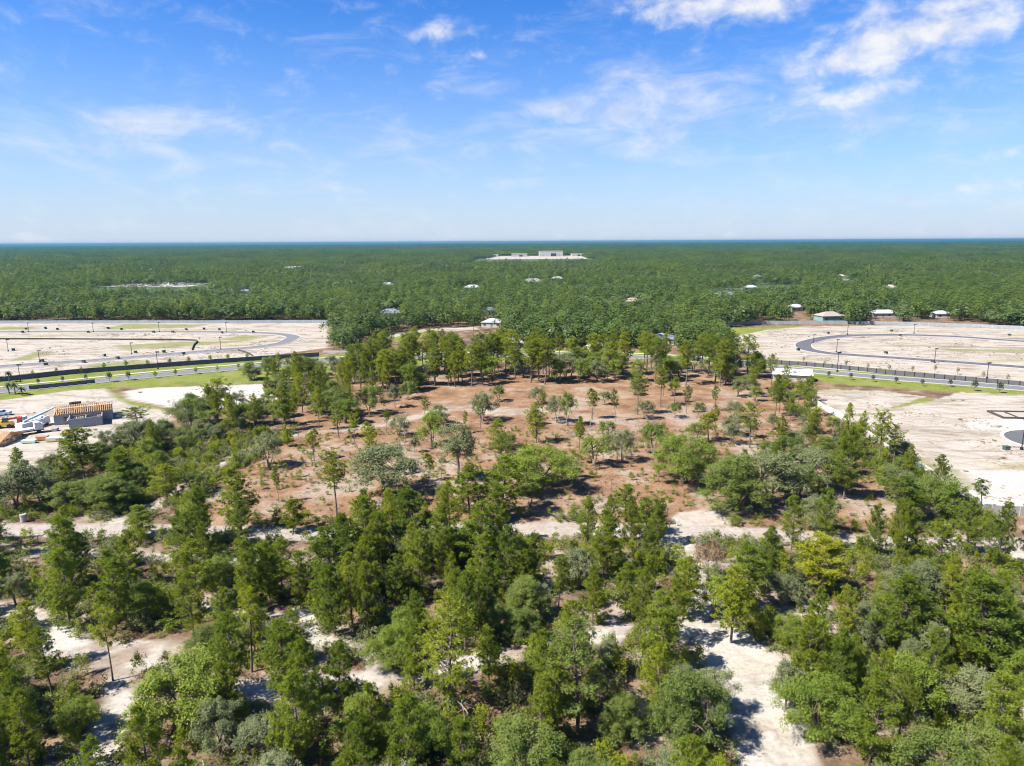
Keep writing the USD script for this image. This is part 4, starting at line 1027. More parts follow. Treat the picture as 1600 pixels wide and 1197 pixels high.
# woods begin behind the boulevard and the sand lots
bl = np.array(GP(BLVD)); rear = np.interp(fx, bl[:, 0], bl[:, 1])
ok = (fy > rear + 14) & ~shapely.contains_xy(NOTREE, fx, fy) & kept(fx, fy) & (fbm(fx, fy, .03, 31) > .355)
lot_far = shapely.union_all([Z['sand_lot_b'].buffer(2), Z['sand_lot_d'].buffer(2)]); 
fx, fy = fx[ok], fy[ok]
kp = fbm(fx, fy, .012, 33)
isp = r2.random(len(fx)) < np.clip((kp - .38) * 4, .08, .75)
ids = np.where(isp, r2.integers(0, 5, len(fx)), r2.integers(5, 10, len(fx)))
hs = np.where(isp, r2.uniform(.62, 1.18, len(fx)), r2.uniform(.55, 1.5, len(fx)) * .95) * (.82 + .5 * (fbm(fx, fy, .02, 35) - .3))
print('far trees', len(fx))
instancer('distant_woods', FAR, np.c_[fx, fy, np.zeros(len(fx))], ids, r2.uniform(0, 6.28, len(fx)), np.c_[hs * 1.2, hs * 1.2, hs], 'dense mixed woods beyond the main road', 'woods', None)


def patch(seed, size=46, sp=5.6):
    r = np.random.default_rng(seed); out = {}
    n = int(size / sp)
    for i in range(n):
        for j in range(n):
            x, y = (i + .5 - n / 2) * sp + r.uniform(-2.4, 2.4), (j + .5 - n / 2) * sp + r.uniform(-2.4, 2.4)
            p_ = r.random() < .38
            if r.random() < .1: continue
            v, f = far_tree(int(r.integers(1e6)), r.uniform(10, 13.5) if p_ else r.uniform(7.5, 10), r.uniform(5.4, 7) if p_ else r.uniform(7.5, 10), p_, 62, .8)
            out.setdefault(0, MB()).add(v + [x, y, 0], f)
    return out[0].mesh()


PT = [(patch(500 + i), ['far_leaves', 'far_pine_needles', 'far_oak_leaves', 'far_leaves'][i % 4]) for i in range(4)]
pp, ps = [], []
for y0, y1, sp, s in ((980, 2600, 42, 1.0), (2600, 6200, 84, 2.0), (6200, 12500, 160, 3.8)):
    gx, gy = np.meshgrid(np.arange(-.84 * y1, .84 * y1, sp), np.arange(y0, y1, sp))
    gx, gy = gx.ravel() + r2.uniform(-.12, .12, gx.size) * sp, gy.ravel() + r2.uniform(-.12, .12, gy.size) * sp
    m = np.abs(gx) < gy * .84 + 40; gx, gy = gx[m], gy[m]
    st_ = gp(840, 401.5); far_c = (np.abs(gx - st_[0] * gy / st_[1]) < 165) & (gy > st_[1] - 800) & (gy < st_[1] + 260)
    ok = ~far_c & kept(gx, gy)
    pp.append(np.c_[gx, gy, np.zeros(len(gx))][ok]); ps.append(np.c_[np.full(ok.sum(), s), np.full(ok.sum(), s), np.where(s > 1, r2.uniform(.75, 1.35, ok.sum()), r2.uniform(.6, 1.3, ok.sum()))])
pp, ps = np.vstack(pp), np.vstack(ps)
print('patches', len(pp))
instancer('far_forest', PT, pp, r2.integers(0, 4, len(pp)), r2.integers(0, 4, len(pp)) * PI / 2, ps, 'unbroken forest running out to the horizon', 'forest', None)
# the last rows of forest before the horizon: one rough canopy
gx, gy = np.meshgrid(np.linspace(-22000, 22000, 260), np.geomspace(11800, 25900, 60))
hz = 9 + 9 * fbm(gx, gy, .004, 41) + 26 * np.clip(fbm(gx, gy, .00025, 43, 3) - .42, 0, 1) * (gy > 15000)
i = (np.arange(59)[:, None] * 260 + np.arange(259)[None]).ravel()
tag(put('forest_canopy', (np.stack([gx, gy, hz], -1).reshape(-1, 3), np.vstack([np.stack([i, i + 1, i + 261], 1), np.stack([i, i + 261, i + 260], 1)])), 'forest_floor'), 'last blue-green line of forest along the horizon', 'forest', kind='stuff')

# undergrowth
BU = [(bush(600, 1.7, 1.2, 240), 'oak_leaves'), (bush(601, 1.3, .9, 180), 'scrub_leaves'), (bush(602, 2.2, 1.6, 300), 'oak_leaves_grey'), (bush(603, 1.0, .5, 120, .09), 'scrub_leaves'), (bush(604, 1.6, 1.1, 200), 'oak_leaves_bright'), (bush(605, 1.2, .35, 130, .09), 'brown_leaves'), (bush(606, .9, 2.6, 260, .12), 'pine_needles'), (bush(607, .7, 1.9, 200, .12), 'pine_needles_deep')]
n = 26000
ux, uy = r2.uniform(-150, 150, n), 40 + 140 * r2.random(n) ** .8
d_open = shapely.contains_xy(Z['straw_clearing'].buffer(-3), ux, uy)
SP = shapely.union_all([Z['sand_path'].buffer(-.3), Z['dirt_road'].buffer(.3)]); LOTS = shapely.union_all([Z[k] for k in ('sand_lot', 'sand_lot_b', 'sand_lot_c', 'sand_lot_d')] + [GRASS])
clump = fbm(ux, uy, .14, 51)
pr = np.where(d_open, .16 + .34 * sm(.48, .58, clump), .3 + .7 * sm(.4, .55, clump))
ok = (np.abs(ux) < uy * .88 + 8) & (r2.random(n) < pr) & ~shapely.contains_xy(SP, ux, uy) & ~shapely.contains_xy(LOTS, ux, uy)
ux, uy, d_open = ux[ok], uy[ok], d_open[ok]
print('bushes', len(ux))
us = r2.uniform(.5, 1.45, len(ux)) * np.where(d_open, .62, 1.15)
ui = np.where(d_open, r2.choice([1, 3, 3, 5, 4, 6, 7, 7], len(ux)), r2.choice([0, 1, 1, 2, 3, 4, 5, 6, 6, 7], len(ux)))
instancer('undergrowth', BU, np.c_[ux, uy, np.full(len(ux), -.05)], ui, r2.uniform(0, 6.28, len(ux)), us, 'low scrub and saplings between the trees', 'undergrowth', None)


def clods(seed):
    r = np.random.default_rng(seed); mb = MB()
    for _ in range(9):
        b = trimesh.creation.icosphere(1, 1.0); k = r.uniform(.1, .42); mb.add(b.vertices * r.uniform(.6, 1.2, (len(b.vertices), 1)) * [k, k, k * .6] + [*(r.normal(size=2) * 1.1), .02], b.faces)
    return mb.mesh()


simple('turned_soil', (0.2, 0.165, 0.125), 0.95, var=0.3, scale=2)
n = 9000
lx, ly = r2.uniform(-230, 230, n), r2.uniform(115, 400, n)
LOT = shapely.union_all([Z[k].buffer(-2) for k in ('sand_lot', 'sand_lot_b', 'sand_lot_c', 'sand_lot_d')]).difference(shapely.union_all([LineString(line(L_, 1.0)[0]).buffer(6) for L_ in (LOOP_L, LOOP_R)] + [shapely.Point(c_[0], c_[1]).buffer(14) for c_ in [gp(1648, 690)]] + [shapely.Point(*gp(130, 668)[:2]).buffer(24)]))
shapely.prepare(LOT)
ok = shapely.contains_xy(LOT, lx, ly) & (r2.random(n) < .06 + .9 * sm(.5, .62, fbm(lx, ly, .06, 61)))
lx, ly = lx[ok], ly[ok]
print('clods', len(lx))
instancer('soil_clods', [(clods(720), 'turned_soil'), (clods(721), 'turned_soil'), (bush(722, 1.1, .35, 90, .12), 'scrub_leaves')], np.c_[lx, ly, np.zeros(len(lx))], r2.choice([0, 0, 1, 1, 2], len(lx)), r2.uniform(0, 6.28, len(lx)), r2.uniform(.4, 1.1, len(lx)), 'clods of turned soil and weeds strewn over the sand lots', 'soil', None)


def sticks(seed):
    r = np.random.default_rng(seed); mb = MB()
    for _ in range(7):
        p = r.normal(size=3) * [.6, .6, .05]; a = r.uniform(0, 6.28); L = r.uniform(.5, 1.8)
        p[2] = abs(p[2]) + .05
        mb.tube([p, p + [math.cos(a) * L / 2, math.sin(a) * L / 2, .12], p + [math.cos(a) * L, math.sin(a) * L + .1, .05]], [.045, .035, .015], 3, False)
    return mb.mesh()


n = 2600
ux, uy = r2.uniform(-120, 120, n), 42 + 150 * r2.random(n)
ok = (np.abs(ux) < uy * .85 + 5) & ~shapely.contains_xy(SP.buffer(1.2), ux, uy) & ~shapely.contains_xy(LOTS, ux, uy)
ux, uy = ux[ok], uy[ok]
instancer('fallen_branches', [(sticks(700), 'dead_wood'), (sticks(701), 'bark_pale'), (sticks(702), 'charred')], np.c_[ux, uy, np.zeros(len(ux))], r2.integers(0, 3, len(ux)), r2.uniform(0, 6.28, len(ux)), r2.uniform(.4, 1.0, len(ux)), 'grey fallen branches strewn over the ground', 'branches', None)


# ------------------------------------------------------------------ houses
def hip(w, d, h0, h1, over=.5):
    a, b = w / 2 + over, d / 2 + over; rl = max(a - b, .3)
    v = [[-a, -b, h0], [a, -b, h0], [a, b, h0], [-a, b, h0], [-rl, 0, h1], [rl, 0, h1], [-a, -b, h0 - .2], [a, -b, h0 - .2], [a, b, h0 - .2], [-a, b, h0 - .2]]
    f = [[0, 1, 5], [0, 5, 4], [1, 2, 5], [2, 3, 4], [2, 4, 5], [3, 0, 4], [6, 1, 0], [6, 7, 1], [7, 2, 1], [7, 8, 2], [8, 3, 2], [8, 9, 3], [9, 0, 3], [9, 6, 0], [6, 8, 7], [6, 9, 8]]
    return np.array(v), np.array(f)


def house(x, y, w, d, rz, wh, rm, wm, label, cat='house', name='house'):
    t = xform(name, (x, y, 0), rz); tag(t, label, cat)
    put('wall', MB().box((0, 0, wh / 2), (w, d, wh)).mesh(), wm, t)
    put('roof', hip(w, d, wh, wh + d * .24), rm, t)
    for k in range(max(2, int(w / 4))):
        xx = -w / 2 + (k + .5) * w / max(2, int(w / 4))
        if k == 1: put('door', MB().box((xx, -d / 2 - .03, 1.05), (1.0, .08, 2.1)).mesh(), 'roof_slate', t)
        else: put('window', MB().box((xx, -d / 2 - .03, 1.6), (1.3, .08, 1.1)).mesh(), 'glass_dark', t)
    return t


for (px, py, w, dp, rot, wh, rm, wm, lab), g in zip(HOUSES, HOUSE_AT):
    house(g[0], g[1], w, dp, rot, wh, rm, wm, lab)

# far store on its strip of sand
st_ = gp(840, 402)
sx = st_[1] / FPX * 1.0
mb = MB(); a, b = gp(758, 406), gp(912, 402.5)
x0_, x1_ = gp(764, 402)[0], gp(908, 402)[0]
mb.add([[x0_, st_[1] - 240, .1], [x1_, st_[1] - 240, .1], [x1_ + 25, st_[1] + 200, .1], [x0_ - 10, st_[1] + 200, .1]], [[0, 1, 2, 3]])
tag(put('far_sand_field', mb.mesh(), 'sand_far'), 'pale sand strip in front of the far white store', 'sand field', kind='structure')
for px, wpx, dy, h, lab, mat in ((860, 36, 150, 17, 'huge white box store far off in the forest', 'roof_white'), (812, 24, 120, 9, 'low white building beside the far box store', 'roof_white'), (774, 12, 140, 7, 'smallest pale building at the end of the far sand strip', 'wall_cream'), (900, 18, 170, 8, 'long grey building on the other side of the far box store', 'roof_grey'), (921, 14, 180, 7, 'last low grey building past the far box store', 'roof_grey')):
    y = st_[1] + dy; x = (px - 800) / FPX * (y / math.cos(PITCH) * .99); w = wpx / FPX * y
    t = xform('store_building', (x, y, 0)); tag(t, lab, 'building')
    put('wall', MB().box((0, 0, h / 2), (w, 40, h)).mesh(), 'wall_cream' if mat != 'wall_cream' else 'concrete', t)
    put('roof', MB().box((0, 0, h + .4), (w + 1, 41, .8)).mesh(), mat, t)
    put('entrance', MB().box((w * .1, -20.3, h * .3), (w * .22, .8, h * .6)).mesh(), 'glass_dark', t)
    for s in (-.35, .34): put('loading_door', MB().box((w * s, -20.2, h * .2), (w * .07, .6, h * .4)).mesh(), 'fence_grey', t)

# caravan yard in the far left woods
yd = gp(240, 445, 0)
r3 = np.random.default_rng(77)
mb = MB().add([[yd[0] - 46, yd[1] - 40, .06], [yd[0] + 60, yd[1] - 40, .06], [yd[0] + 64, yd[1] + 30, .06], [yd[0] - 40, yd[1] + 30, .06]], [[0, 1, 2, 3]])
tag(put('caravan_yard', mb.mesh(), 'concrete'), 'pale storage yard opening among the far woods', 'yard', kind='structure')
for k in range(16):
    x, y = yd[0] - 30 + (k % 8) * 10.5 + r3.uniform(-1, 1), yd[1] - 14 + (k // 8) * 20 + r3.uniform(-2, 2)
    t = xform('parked_caravan', (x, y, 0), r3.uniform(-.3, .3)); tag(t, 'white caravan parked in the pale yard among the far woods', 'caravan', 'caravans in the far yard')
    put('body', MB().box((0, 0, 1.9), (7, 2.5, 2.6)).mesh(), 'white_paint', t); put('window', MB().box((-1, -1.27, 2.2), (3, .06, .8)).mesh(), 'glass_dark', t)
    for s in (-.6, .6): put('wheel', MB().tube([[s, -1.25, .35], [s, 1.25, .35]], [.35, .35], 8).mesh(), 'rubber', t)


# ------------------------------------------------------------------ fences and walls
def fence(name, pts, h, seg, pm, om, label, cat, th=.08, pw=.14, posts=True, panel='panel', post='post', group=None):
    q, _ = line(pts, 1.0)
    L = np.concatenate([[0], np.cumsum(np.linalg.norm(np.diff(q, axis=0), axis=1))]); k = max(1, int(round(L[-1] / seg)))
    s = np.linspace(0, L[-1], k + 1); p = np.stack([np.interp(s, L, q[:, i]) for i in (0, 1)], 1)
    t = xform(name); tag(t, label, cat, group)
    for i in range(k):
        a, b = p[i], p[i + 1]; c_ = (a + b) / 2; d = b - a; l = np.linalg.norm(d); an = math.atan2(d[1], d[0])
        put(panel, MB().box((*c_, h / 2), (l - pw * posts - (0 if posts else .03), th, h - .06), an).mesh(), pm, t)
    if posts:
        for i in range(k + 1): put(post, MB().box((*p[i], h / 2 + .03), (pw, pw, h + .06), math.atan2(*(p[min(i + 1, k)] - p[max(i - 1, 0)])[::-1])).mesh(), om, t)


fence('vinyl_fence', [(1520, 803.5), (1545, 804), (1600, 806), (1700, 810), (1900, 818)], 1.85, 1.62, 'grey_panel', 'white_vinyl', 'white vinyl fence section facing the dirt road with pale posts', 'fence')
fence('vinyl_fence', [(1268, 624), (1287, 641), (1306, 650), (1350, 679), (1390, 708), (1418, 724), (1440, 736), (1475, 764), (1518, 801)], 1.85, 2.4, 'white_vinyl', 'white_vinyl', 'long white vinyl fence running along the edge of the sand lot', 'fence')
fence('boundary_wall', [(-200, 616), (-60, 602), (37, 593), (100, 586), (200, 578), (300, 570.5), (415, 562.5), (500, 557)], 1.9, 3.6, 'dark_wall', 'dark_wall', 'long dark panel wall between new street and main road', 'wall', th=.15, pw=.3)
fence('boundary_wall', [(47, 609), (100, 604), (150, 598.5)], 1.5, 3.6, 'dark_wall', 'dark_wall', 'short dark wall standing alone on the verge near the young palms', 'wall', th=.3, pw=.4)
fence('boundary_wall', [(1195, 568), (1300, 576), (1400, 586), (1500, 595), (1600, 604), (1750, 618), (1900, 632)], 1.8, 3.2, 'dark_wall', 'black_metal', 'dark fence with posts below the looping street', 'fence', th=.08, pw=.25)
fence('back_fence', [(-200, 507), (0, 505.5), (300, 505), (545, 504.5)], 1.9, 5.5, 'fence_grey', 'white_vinyl', 'grey fence at the foot of the woods behind the long-walled sand lots', 'fence')
fence('back_fence', [(1128, 509), (1200, 506.5), (1330, 506.5), (1430, 508.5), (1600, 515), (1800, 526)], 2.0, 4.5, 'fence_grey', 'white_vinyl', 'grey fence at the foot of the woods behind the looping street', 'fence')
fence('silt_fence', [(-200, 531), (0, 530.3), (100, 530.6), (200, 531.3), (307, 532.8), (303, 540), (300, 547.5)], .8, 6, 'silt', 'silt', 'thin black silt fence bent at a right angle across the sand', 'fence', th=.25, pw=.3, posts=False)
fence('silt_fence', [(372, 548), (385, 552), (395, 557)], .8, 3, 'silt', 'silt', 'short black silt fence beside the end of the bending street', 'fence', th=.2, posts=False)
fence('guard_rail', [(505, 551), (560, 550.5), (622, 549.5)], .9, 4, 'white_vinyl', 'white_vinyl', 'pale rail beside the main road glimpsed between pines', 'rail', th=.2)


# ------------------------------------------------------------------ street furniture
def lamp_class():
    p = stage.CreateClassPrim('/World/street_lamp_form'); p.SetTypeName('Xform'); b = str(p.GetPath())
    usdkit.mesh(stage, b + '/base', MB().box((0, 0, .25), (.4, .4, .5)).mesh(), LOOK['black_metal'])
    usdkit.mesh(stage, b + '/pole', MB().tube([[0, 0, .5], [0, 0, 5.6]], [.1, .08], 8).mesh(), LOOK['black_metal'])
    usdkit.mesh(stage, b + '/lamp_head', MB().box((.25, 0, 5.7), (1.1, .5, .3)).box((0, 0, 5.6), (.2, .2, .3)).mesh(), LOOK['black_metal'])
    p = stage.CreateClassPrim('/World/utility_box_form'); p.SetTypeName('Xform'); b = str(p.GetPath())
    usdkit.mesh(stage, b + '/pad', MB().box((0, 0, .08), (1.7, 1.5, .16)).mesh(), LOOK['concrete'])
    usdkit.mesh(stage, b + '/cabinet', MB().box((0, 0, .62), (1.3, 1.0, .9)).mesh(), LOOK['box_green'])
    usdkit.mesh(stage, b + '/lid', MB().box((0, 0, 1.12), (1.4, 1.1, .1)).mesh(), LOOK['box_green'])


lamp_class()


def ref(name, cls, x, y, rz, sc, label, cat, group=None):
    p = xform(name, (x, y, 0), rz, sc); p.GetReferences().AddInternalReference(Sdf.Path(cls)); p.SetInstanceable(True); tag(p, label, cat, group)


LAMPS = [(32, 597, 570, 'by the start of the long dark wall'), (13, 549, 531, 'on the sand near the frame edge'), (62, 566, 548, 'first along the street behind the long wall'), (206, 553.5, 536, 'second along the street behind the long wall'), (247, 577, 550, 'tallest, rising behind the long dark wall'), (345, 546, 527, 'before the bend of the street behind the long wall'),
         (45, 519, 505, 'first of four thin ones by the back fence'), (146, 519, 505, 'second of four thin ones by the back fence'), (249, 519, 504, 'third of four thin ones by the back fence'), (354, 519.5, 504, 'last of four thin ones by the back fence'),
         (1307, 550.5, 531, 'inside the hairpin of the looping street'), (1308, 581, 551, 'rising from the verge below the hairpin'), (1460, 567, 545, 'along the lower leg of the looping street'), (1542, 591, 567, 'between the dark fence and lower leg of the looping street'), (1324, 523, 505, 'at the top of the looping street'),
         (1271, 535.5, 523, 'orange-footed, at the tip of the hairpin'), (1596, 703, 655, 'beside the round turning circle'), (1428, 521, 507, 'far and faint by the back fence')]
for px, py, ty, w in LAMPS:
    g = gp(px, py); h = (py - ty) * mpp(px, py) / .97
    ref('street_lamp', '/World/street_lamp_form', g[0], g[1], .3, (1.25, 1.25, h / 5.8), f'black street lamp {w}', 'street lamp')
BOX = [(41, 515), (71, 514), (35, 520), (90, 515.5), (138, 520), (169, 514), (190, 515.5), (240, 520), (270, 520), (291, 516), (319, 515), (343, 516), (347, 521), (21, 548), (164, 557), (212, 552), (256, 551), (66, 565.5), (72, 571), (131, 567), (184, 561), (287, 554), (396, 520)]
for px, py in BOX:
    g = gp(px, py); ref('utility_box', '/World/utility_box_form', g[0], g[1], rng.uniform(0, 6), None, 'dark utility cabinet beside the new street behind the long wall', 'utility box', 'utility boxes behind the long wall')
for px, py in [(1294, 522), (1393, 518.5), (1406, 525.5), (1384, 553), (1247, 548), (1457, 566.5), (1577, 525)]:
    g = gp(px, py); ref('utility_box', '/World/utility_box_form', g[0], g[1], rng.uniform(0, 6), None, 'dark utility cabinet on the sand around the looping street', 'utility box', 'utility boxes round the looping street')
g = gp(1572, 704); ref('utility_box', '/World/utility_box_form', g[0], g[1], .1, None, 'dark green utility cabinet beside the turning circle', 'utility box')


def sapling(seed, H, W, n, leaf):
    r = np.random.default_rng(seed)
    d = r.normal(size=(n, 3)); d /= np.linalg.norm(d, axis=1, keepdims=True)
    pos = d * r.uniform(.4, 1, (n, 1)) * [W / 2, W / 2, H * .36] + [0, 0, H * .62]; pos[:, :2] *= (1.25 - .55 * (pos[:, 2:3] / H))
    nn = d + r.normal(size=(n, 3)) * .5; nn /= np.linalg.norm(nn, axis=1, keepdims=True)
    return MB().tube([[0, 0, 0], [0, 0, H * .6]], [.06, .03], 5).mesh(), cards(pos, nn, leaf, r)


for k, (m, a) in enumerate((('lime_leaves', 0), ('dark_leaves', 1), ('scrub_leaves', 2))):
    proto('young_tree', k, *sapling(800 + k, 3.0, [1.9, 1.9, 1.5][k], [200, 200, 90][k], .17), 'bark', m)
pt = MB(); pc = MB()
pt.tube([[0, 0, 0], [.1, 0, 1.6], [.05, .05, 3.1]], [.2, .16, .13], 7)
for k in range(22):
    a = k * 2.4; e = .9 - .07 * k
    s = np.linspace(0, 1, 6); L = 1.7
    P = np.stack([np.cos(a) * s * L * math.cos(e), np.sin(a) * s * L * math.cos(e), 3.1 + s * L * math.sin(e) - s ** 2 * .9], 1); sd = np.array([-math.sin(a), math.cos(a), 0]) * .22
    w_ = (np.sin(s * 2.7 + .3))[:, None]
    v = np.vstack([P - sd * w_, P + sd * w_]); i = np.arange(5)
    pc.add(v, np.stack([i, i + 1, i + 7, i + 6], 1))
proto('palm', 0, pt.mesh(), pc.mesh(), 'bark_pale', 'dark_leaves')


def young(k, px, py, h, label, group, sc=1.0):
    g = gp(px, py); s = h / 3.0
    ref('young_tree', PROTO['young_tree'][k][0], g[0], g[1], rng.uniform(0, 6), (s * sc, s * sc, s), label, 'young tree', group)


C1 = lambda x, y: (x / 3.99, 350 + y / 3.99)
C4 = lambda x, y: (1200 + x / 3.99, 350 + y / 3.99)
for x, y in ((650, 908), (788, 895), (922, 890), (1060, 878), (1178, 868), (1313, 858), (1422, 852), (1543, 845)): young(0, *C1(x, y), 3.2, 'lime young tree at the long dark wall', 'lime trees at the long wall')
for x, y in ((970, 962), (1095, 948), (1222, 935), (1357, 925), (1487, 910)): young(0, *C1(x, y), 3.0, 'lime young tree on the near verge', 'lime trees on the near verge')
for x, y in ((208, 955), (355, 940), (510, 935)): young(2, *C1(x, y), 3.2, 'brownish young tree by the long wall', 'brownish trees at the long wall')
for x, y in ((240, 1005), (393, 990), (538, 978)): young(1, *C1(x, y), 2.6, 'small dark conical tree behind the short wall', 'dark trees behind the short wall', .9)
young(1, *C1(685, 985), 4.0, 'larger dark rounded tree on the verge past the short wall', None); young(1, *C1(802, 974), 3.6, 'second dark rounded tree on the verge past the short wall', None)
for x, y in ((220, 868), (353, 892), (485, 895), (620, 912), (753, 922), (900, 930), (1040, 925), (1180, 940), (1340, 968), (1492, 985)): young(2, *C4(x, y), 3.2, 'thin brownish young tree along the dark fence', 'thin trees along the dark fence')
for x, y in ((378, 960), (515, 972), (653, 985), (797, 998), (960, 1012), (1135, 1015)): young(1, *C4(x, y), 2.8, 'small dark young tree on the verge below the hairpin', 'dark young trees below the hairpin')
young(1, *C4(1287, 1042), 4.0, 'darkest taller young tree on the verge before the sand lot', None); young(1, *C4(1443, 1055), 4.0, 'dark taller young tree on the verge nearest the frame edge', None)
for (x, y), lab in (((60, 1062), 'first and tallest of three young palms on the verge'), ((97, 1062), 'middle one of three young palms on the verge'), ((138, 1068), 'last and lowest of three young palms on the verge'), ((58, 985), 'young palm at the near end of the long wall')):
    g = gp(*C1(x, y)); ref('palm_tree', PROTO['palm'][0][0], g[0], g[1], x, (1.1, 1.1, 1.15 if x != 138 else .8), lab, 'palm tree')

BYROW = {}
for p in stage.GetPrimAtPath('/World').GetChildren():
    gname = p.GetCustomDataByKey('group')
    if gname and p.GetName().startswith(('utility_box', 'parked_caravan', 'young_tree')):
        BYROW.setdefault((gname, p.GetCustomDataByKey('label')), []).append(p)
NTH = ORD + ['thirteenth', 'fourteenth', 'fifteenth', 'sixteenth', 'seventeenth', 'eighteenth', 'nineteenth', 'twentieth', 'last but two', 'last but one', 'last']
for (gname, lab), ps in BYROW.items():
    ps.sort(key=lambda p: proj(np.array(p.GetAttribute('xformOp:translate').Get()))[0][0])
    for k, p in enumerate(ps): p.SetCustomDataByKey('label', f'{lab}, {NTH[k]} from left')

# white-roofed pump house by the boulevard
a, b = gp(1208, 594), gp(1268, 597)
cx, cy = (a + b)[:2] / 2; L = np.linalg.norm((b - a)[:2]); an = math.atan2(*(b - a)[:2][::-1])
t = xform('pump_house', (cx, cy, 0), an); tag(t, 'low white-roofed building on the verge beside the main road', 'building')
put('wall', MB().box((0, 3, 1.3), (L, 6, 2.6)).mesh(), 'wall_cream', t)
v = np.array([[-L / 2 - .4, -.6, 2.4], [L / 2 + .4, -.6, 2.4], [L / 2 + .4, 3, 4.0], [-L / 2 - .4, 3, 4.0], [L / 2 + .4, 6.6, 2.4], [-L / 2 - .4, 6.6, 2.4]])
put('roof', (np.vstack([v, v - [0, 0, .15]]), np.array([[0, 1, 2], [0, 2, 3], [3, 2, 4], [3, 4, 5], [6, 8, 7], [6, 9, 8], [9, 10, 8], [9, 11, 10], [0, 7, 1], [0, 6, 7]])), 'white_paint', t)
put('vent', MB().box((.6, .9, 3.4), (.9, .9, .7)).mesh(), 'fence_grey', t)
put('dark_gable', MB().box((-L / 2 - .06, 3, 1.9), (.08, 5, 2.4)).mesh(), 'roof_slate', t)
put('side_door', MB().box((L / 2 + .05, 3, 1.1), (.08, 2.4, 2.2)).mesh(), 'roof_slate', t)

# ------------------------------------------------------------------ unfinished block house
p0, p1 = gp(86, 665), gp(176, 655)
ax = (p1 - p0)[:2]; L = np.linalg.norm(ax); an = math.atan2(ax[1], ax[0])
H0 = xform('unfinished_house', (p0[0], p0[1], 0), an); tag(H0, 'unfinished grey block house with bare timber roof trusses', 'house')
D_, WH = 9.0, 2.8


def blockwall(x0, y0, x1, y1, h, openings=()):
    """A wall of blocks between two points, cut by openings (from, to, sill, head) along it."""
    d = np.array([x1 - x0, y1 - y0]); l = np.linalg.norm(d); d /= l; a_ = math.atan2(d[1], d[0]); mb = MB(); s = 0
    for o0, o1, si, he in [*sorted(openings), (l, l, 0, 0)]:
        if o0 > s: mb.box((x0 + d[0] * (s + o0) / 2, y0 + d[1] * (s + o0) / 2, h / 2), (o0 - s, .2, h), a_)
        if o1 > o0:
            if si > 0: mb.box((x0 + d[0] * (o0 + o1) / 2, y0 + d[1] * (o0 + o1) / 2, si / 2), (o1 - o0, .2, si), a_)
            if he < h: mb.box((x0 + d[0] * (o0 + o1) / 2, y0 + d[1] * (o0 + o1) / 2, (he + h) / 2), (o1 - o0, .2, h - he), a_)
        s = o1
    put('block_wall', mb.mesh(), 'block_wall', H0)


blockwall(0, 0, L, 0, WH, [(2.2, 3.6, .9, 2.2), (5.0, 7.0, 0, 2.2), (10.2, 11.6, .9, 2.2)]); blockwall(0, .2, 0, D_, WH, [(3, 4.2, .9, 2.2)]); blockwall(L, .2, L, D_, WH, [(3, 4.2, .9, 2.2)]); blockwall(.2, D_, L - .2, D_, WH)
gx0, gx1, gy = L * .27, L * .83, -6.0
blockwall(gx0, gy, gx1, gy, 2.6); blockwall(gx0, gy + .2, gx0, -.2, 2.6, [(2, 3.2, .9, 2.2)]); blockwall(gx1, gy + .2, gx1, -.2, 2.6); blockwall(gx0 + (gx1 - gx0) * .5, gy + .3, gx0 + (gx1 - gx0) * .5, -.3, 2.4, [(2, 3, 0, 2.1)])
put('floor_slab', MB().box((L / 2, D_ / 2, .05), (L + .4, D_ + .4, .1)).box(((gx0 + gx1) / 2, gy / 2, .04), (gx1 - gx0 + .4, -gy, .08)).mesh(), 'concrete', H0)
for k in range(27):
    x = .1 + k * (L - .2) / 26; m = MB(); rr = 1.75 if 4 < k < 22 else 1.75 - .3 * abs(k - (4 if k < 5 else 22)) * .6
    y0_, y1_ = -.6, D_ + .6; ym = D_ / 2
    m.beam((x, y0_, WH + .12), (x, y1_, WH + .12), .09, .16); m.beam((x, y0_, WH + .15), (x, ym, WH + rr), .09, .16); m.beam((x, ym, WH + rr), (x, y1_, WH + .15), .09, .16)
    for q in (.3, .7):
        m.beam((x, y0_ + (y1_ - y0_) * q, WH + .15), (x, ym, WH + rr - .1), .07, .1)
    put('roof_truss', m.mesh(), 'timber' if k % 3 else 'timber_pale', H0)
for k in range(8):
    y = -.3 + k * (D_ + .6) / 7; z = WH + .3 + 1.6 * (1 - abs(y - D_ / 2) / (D_ / 2 + .6))
    put('roof_batten', MB().beam((.2, y, z), (L * .55 if k > 4 else L - .2, y, z), .09, .05).mesh(), 'timber_pale', H0)
for k in range(5): put('stud_frame', MB().box((gx0 + 1.2 + k * .9, -1.2, 1.3), (.1, .1, 2.5)).box((gx0 + 1.2 + k * .9, -1.2, 2.45), (.9, .1, .1)).mesh(), 'timber', H0)

# building-site things
S8 = lambda x, y: gp(x / 7.98, 590 + y / 7.98)


def thing(name, px, py, rz, label, cat):
    g = S8(px, py); t = xform(name, (g[0], g[1], 0), rz); tag(t, label, cat); return t


def wheels(t, xs, ys, r, w=.3):
    for x in xs:
        for y in ys: put('wheel', MB().tube([[x, y - w / 2, r], [x, y + w / 2, r]], [r, r], 12).mesh(), 'rubber', t)


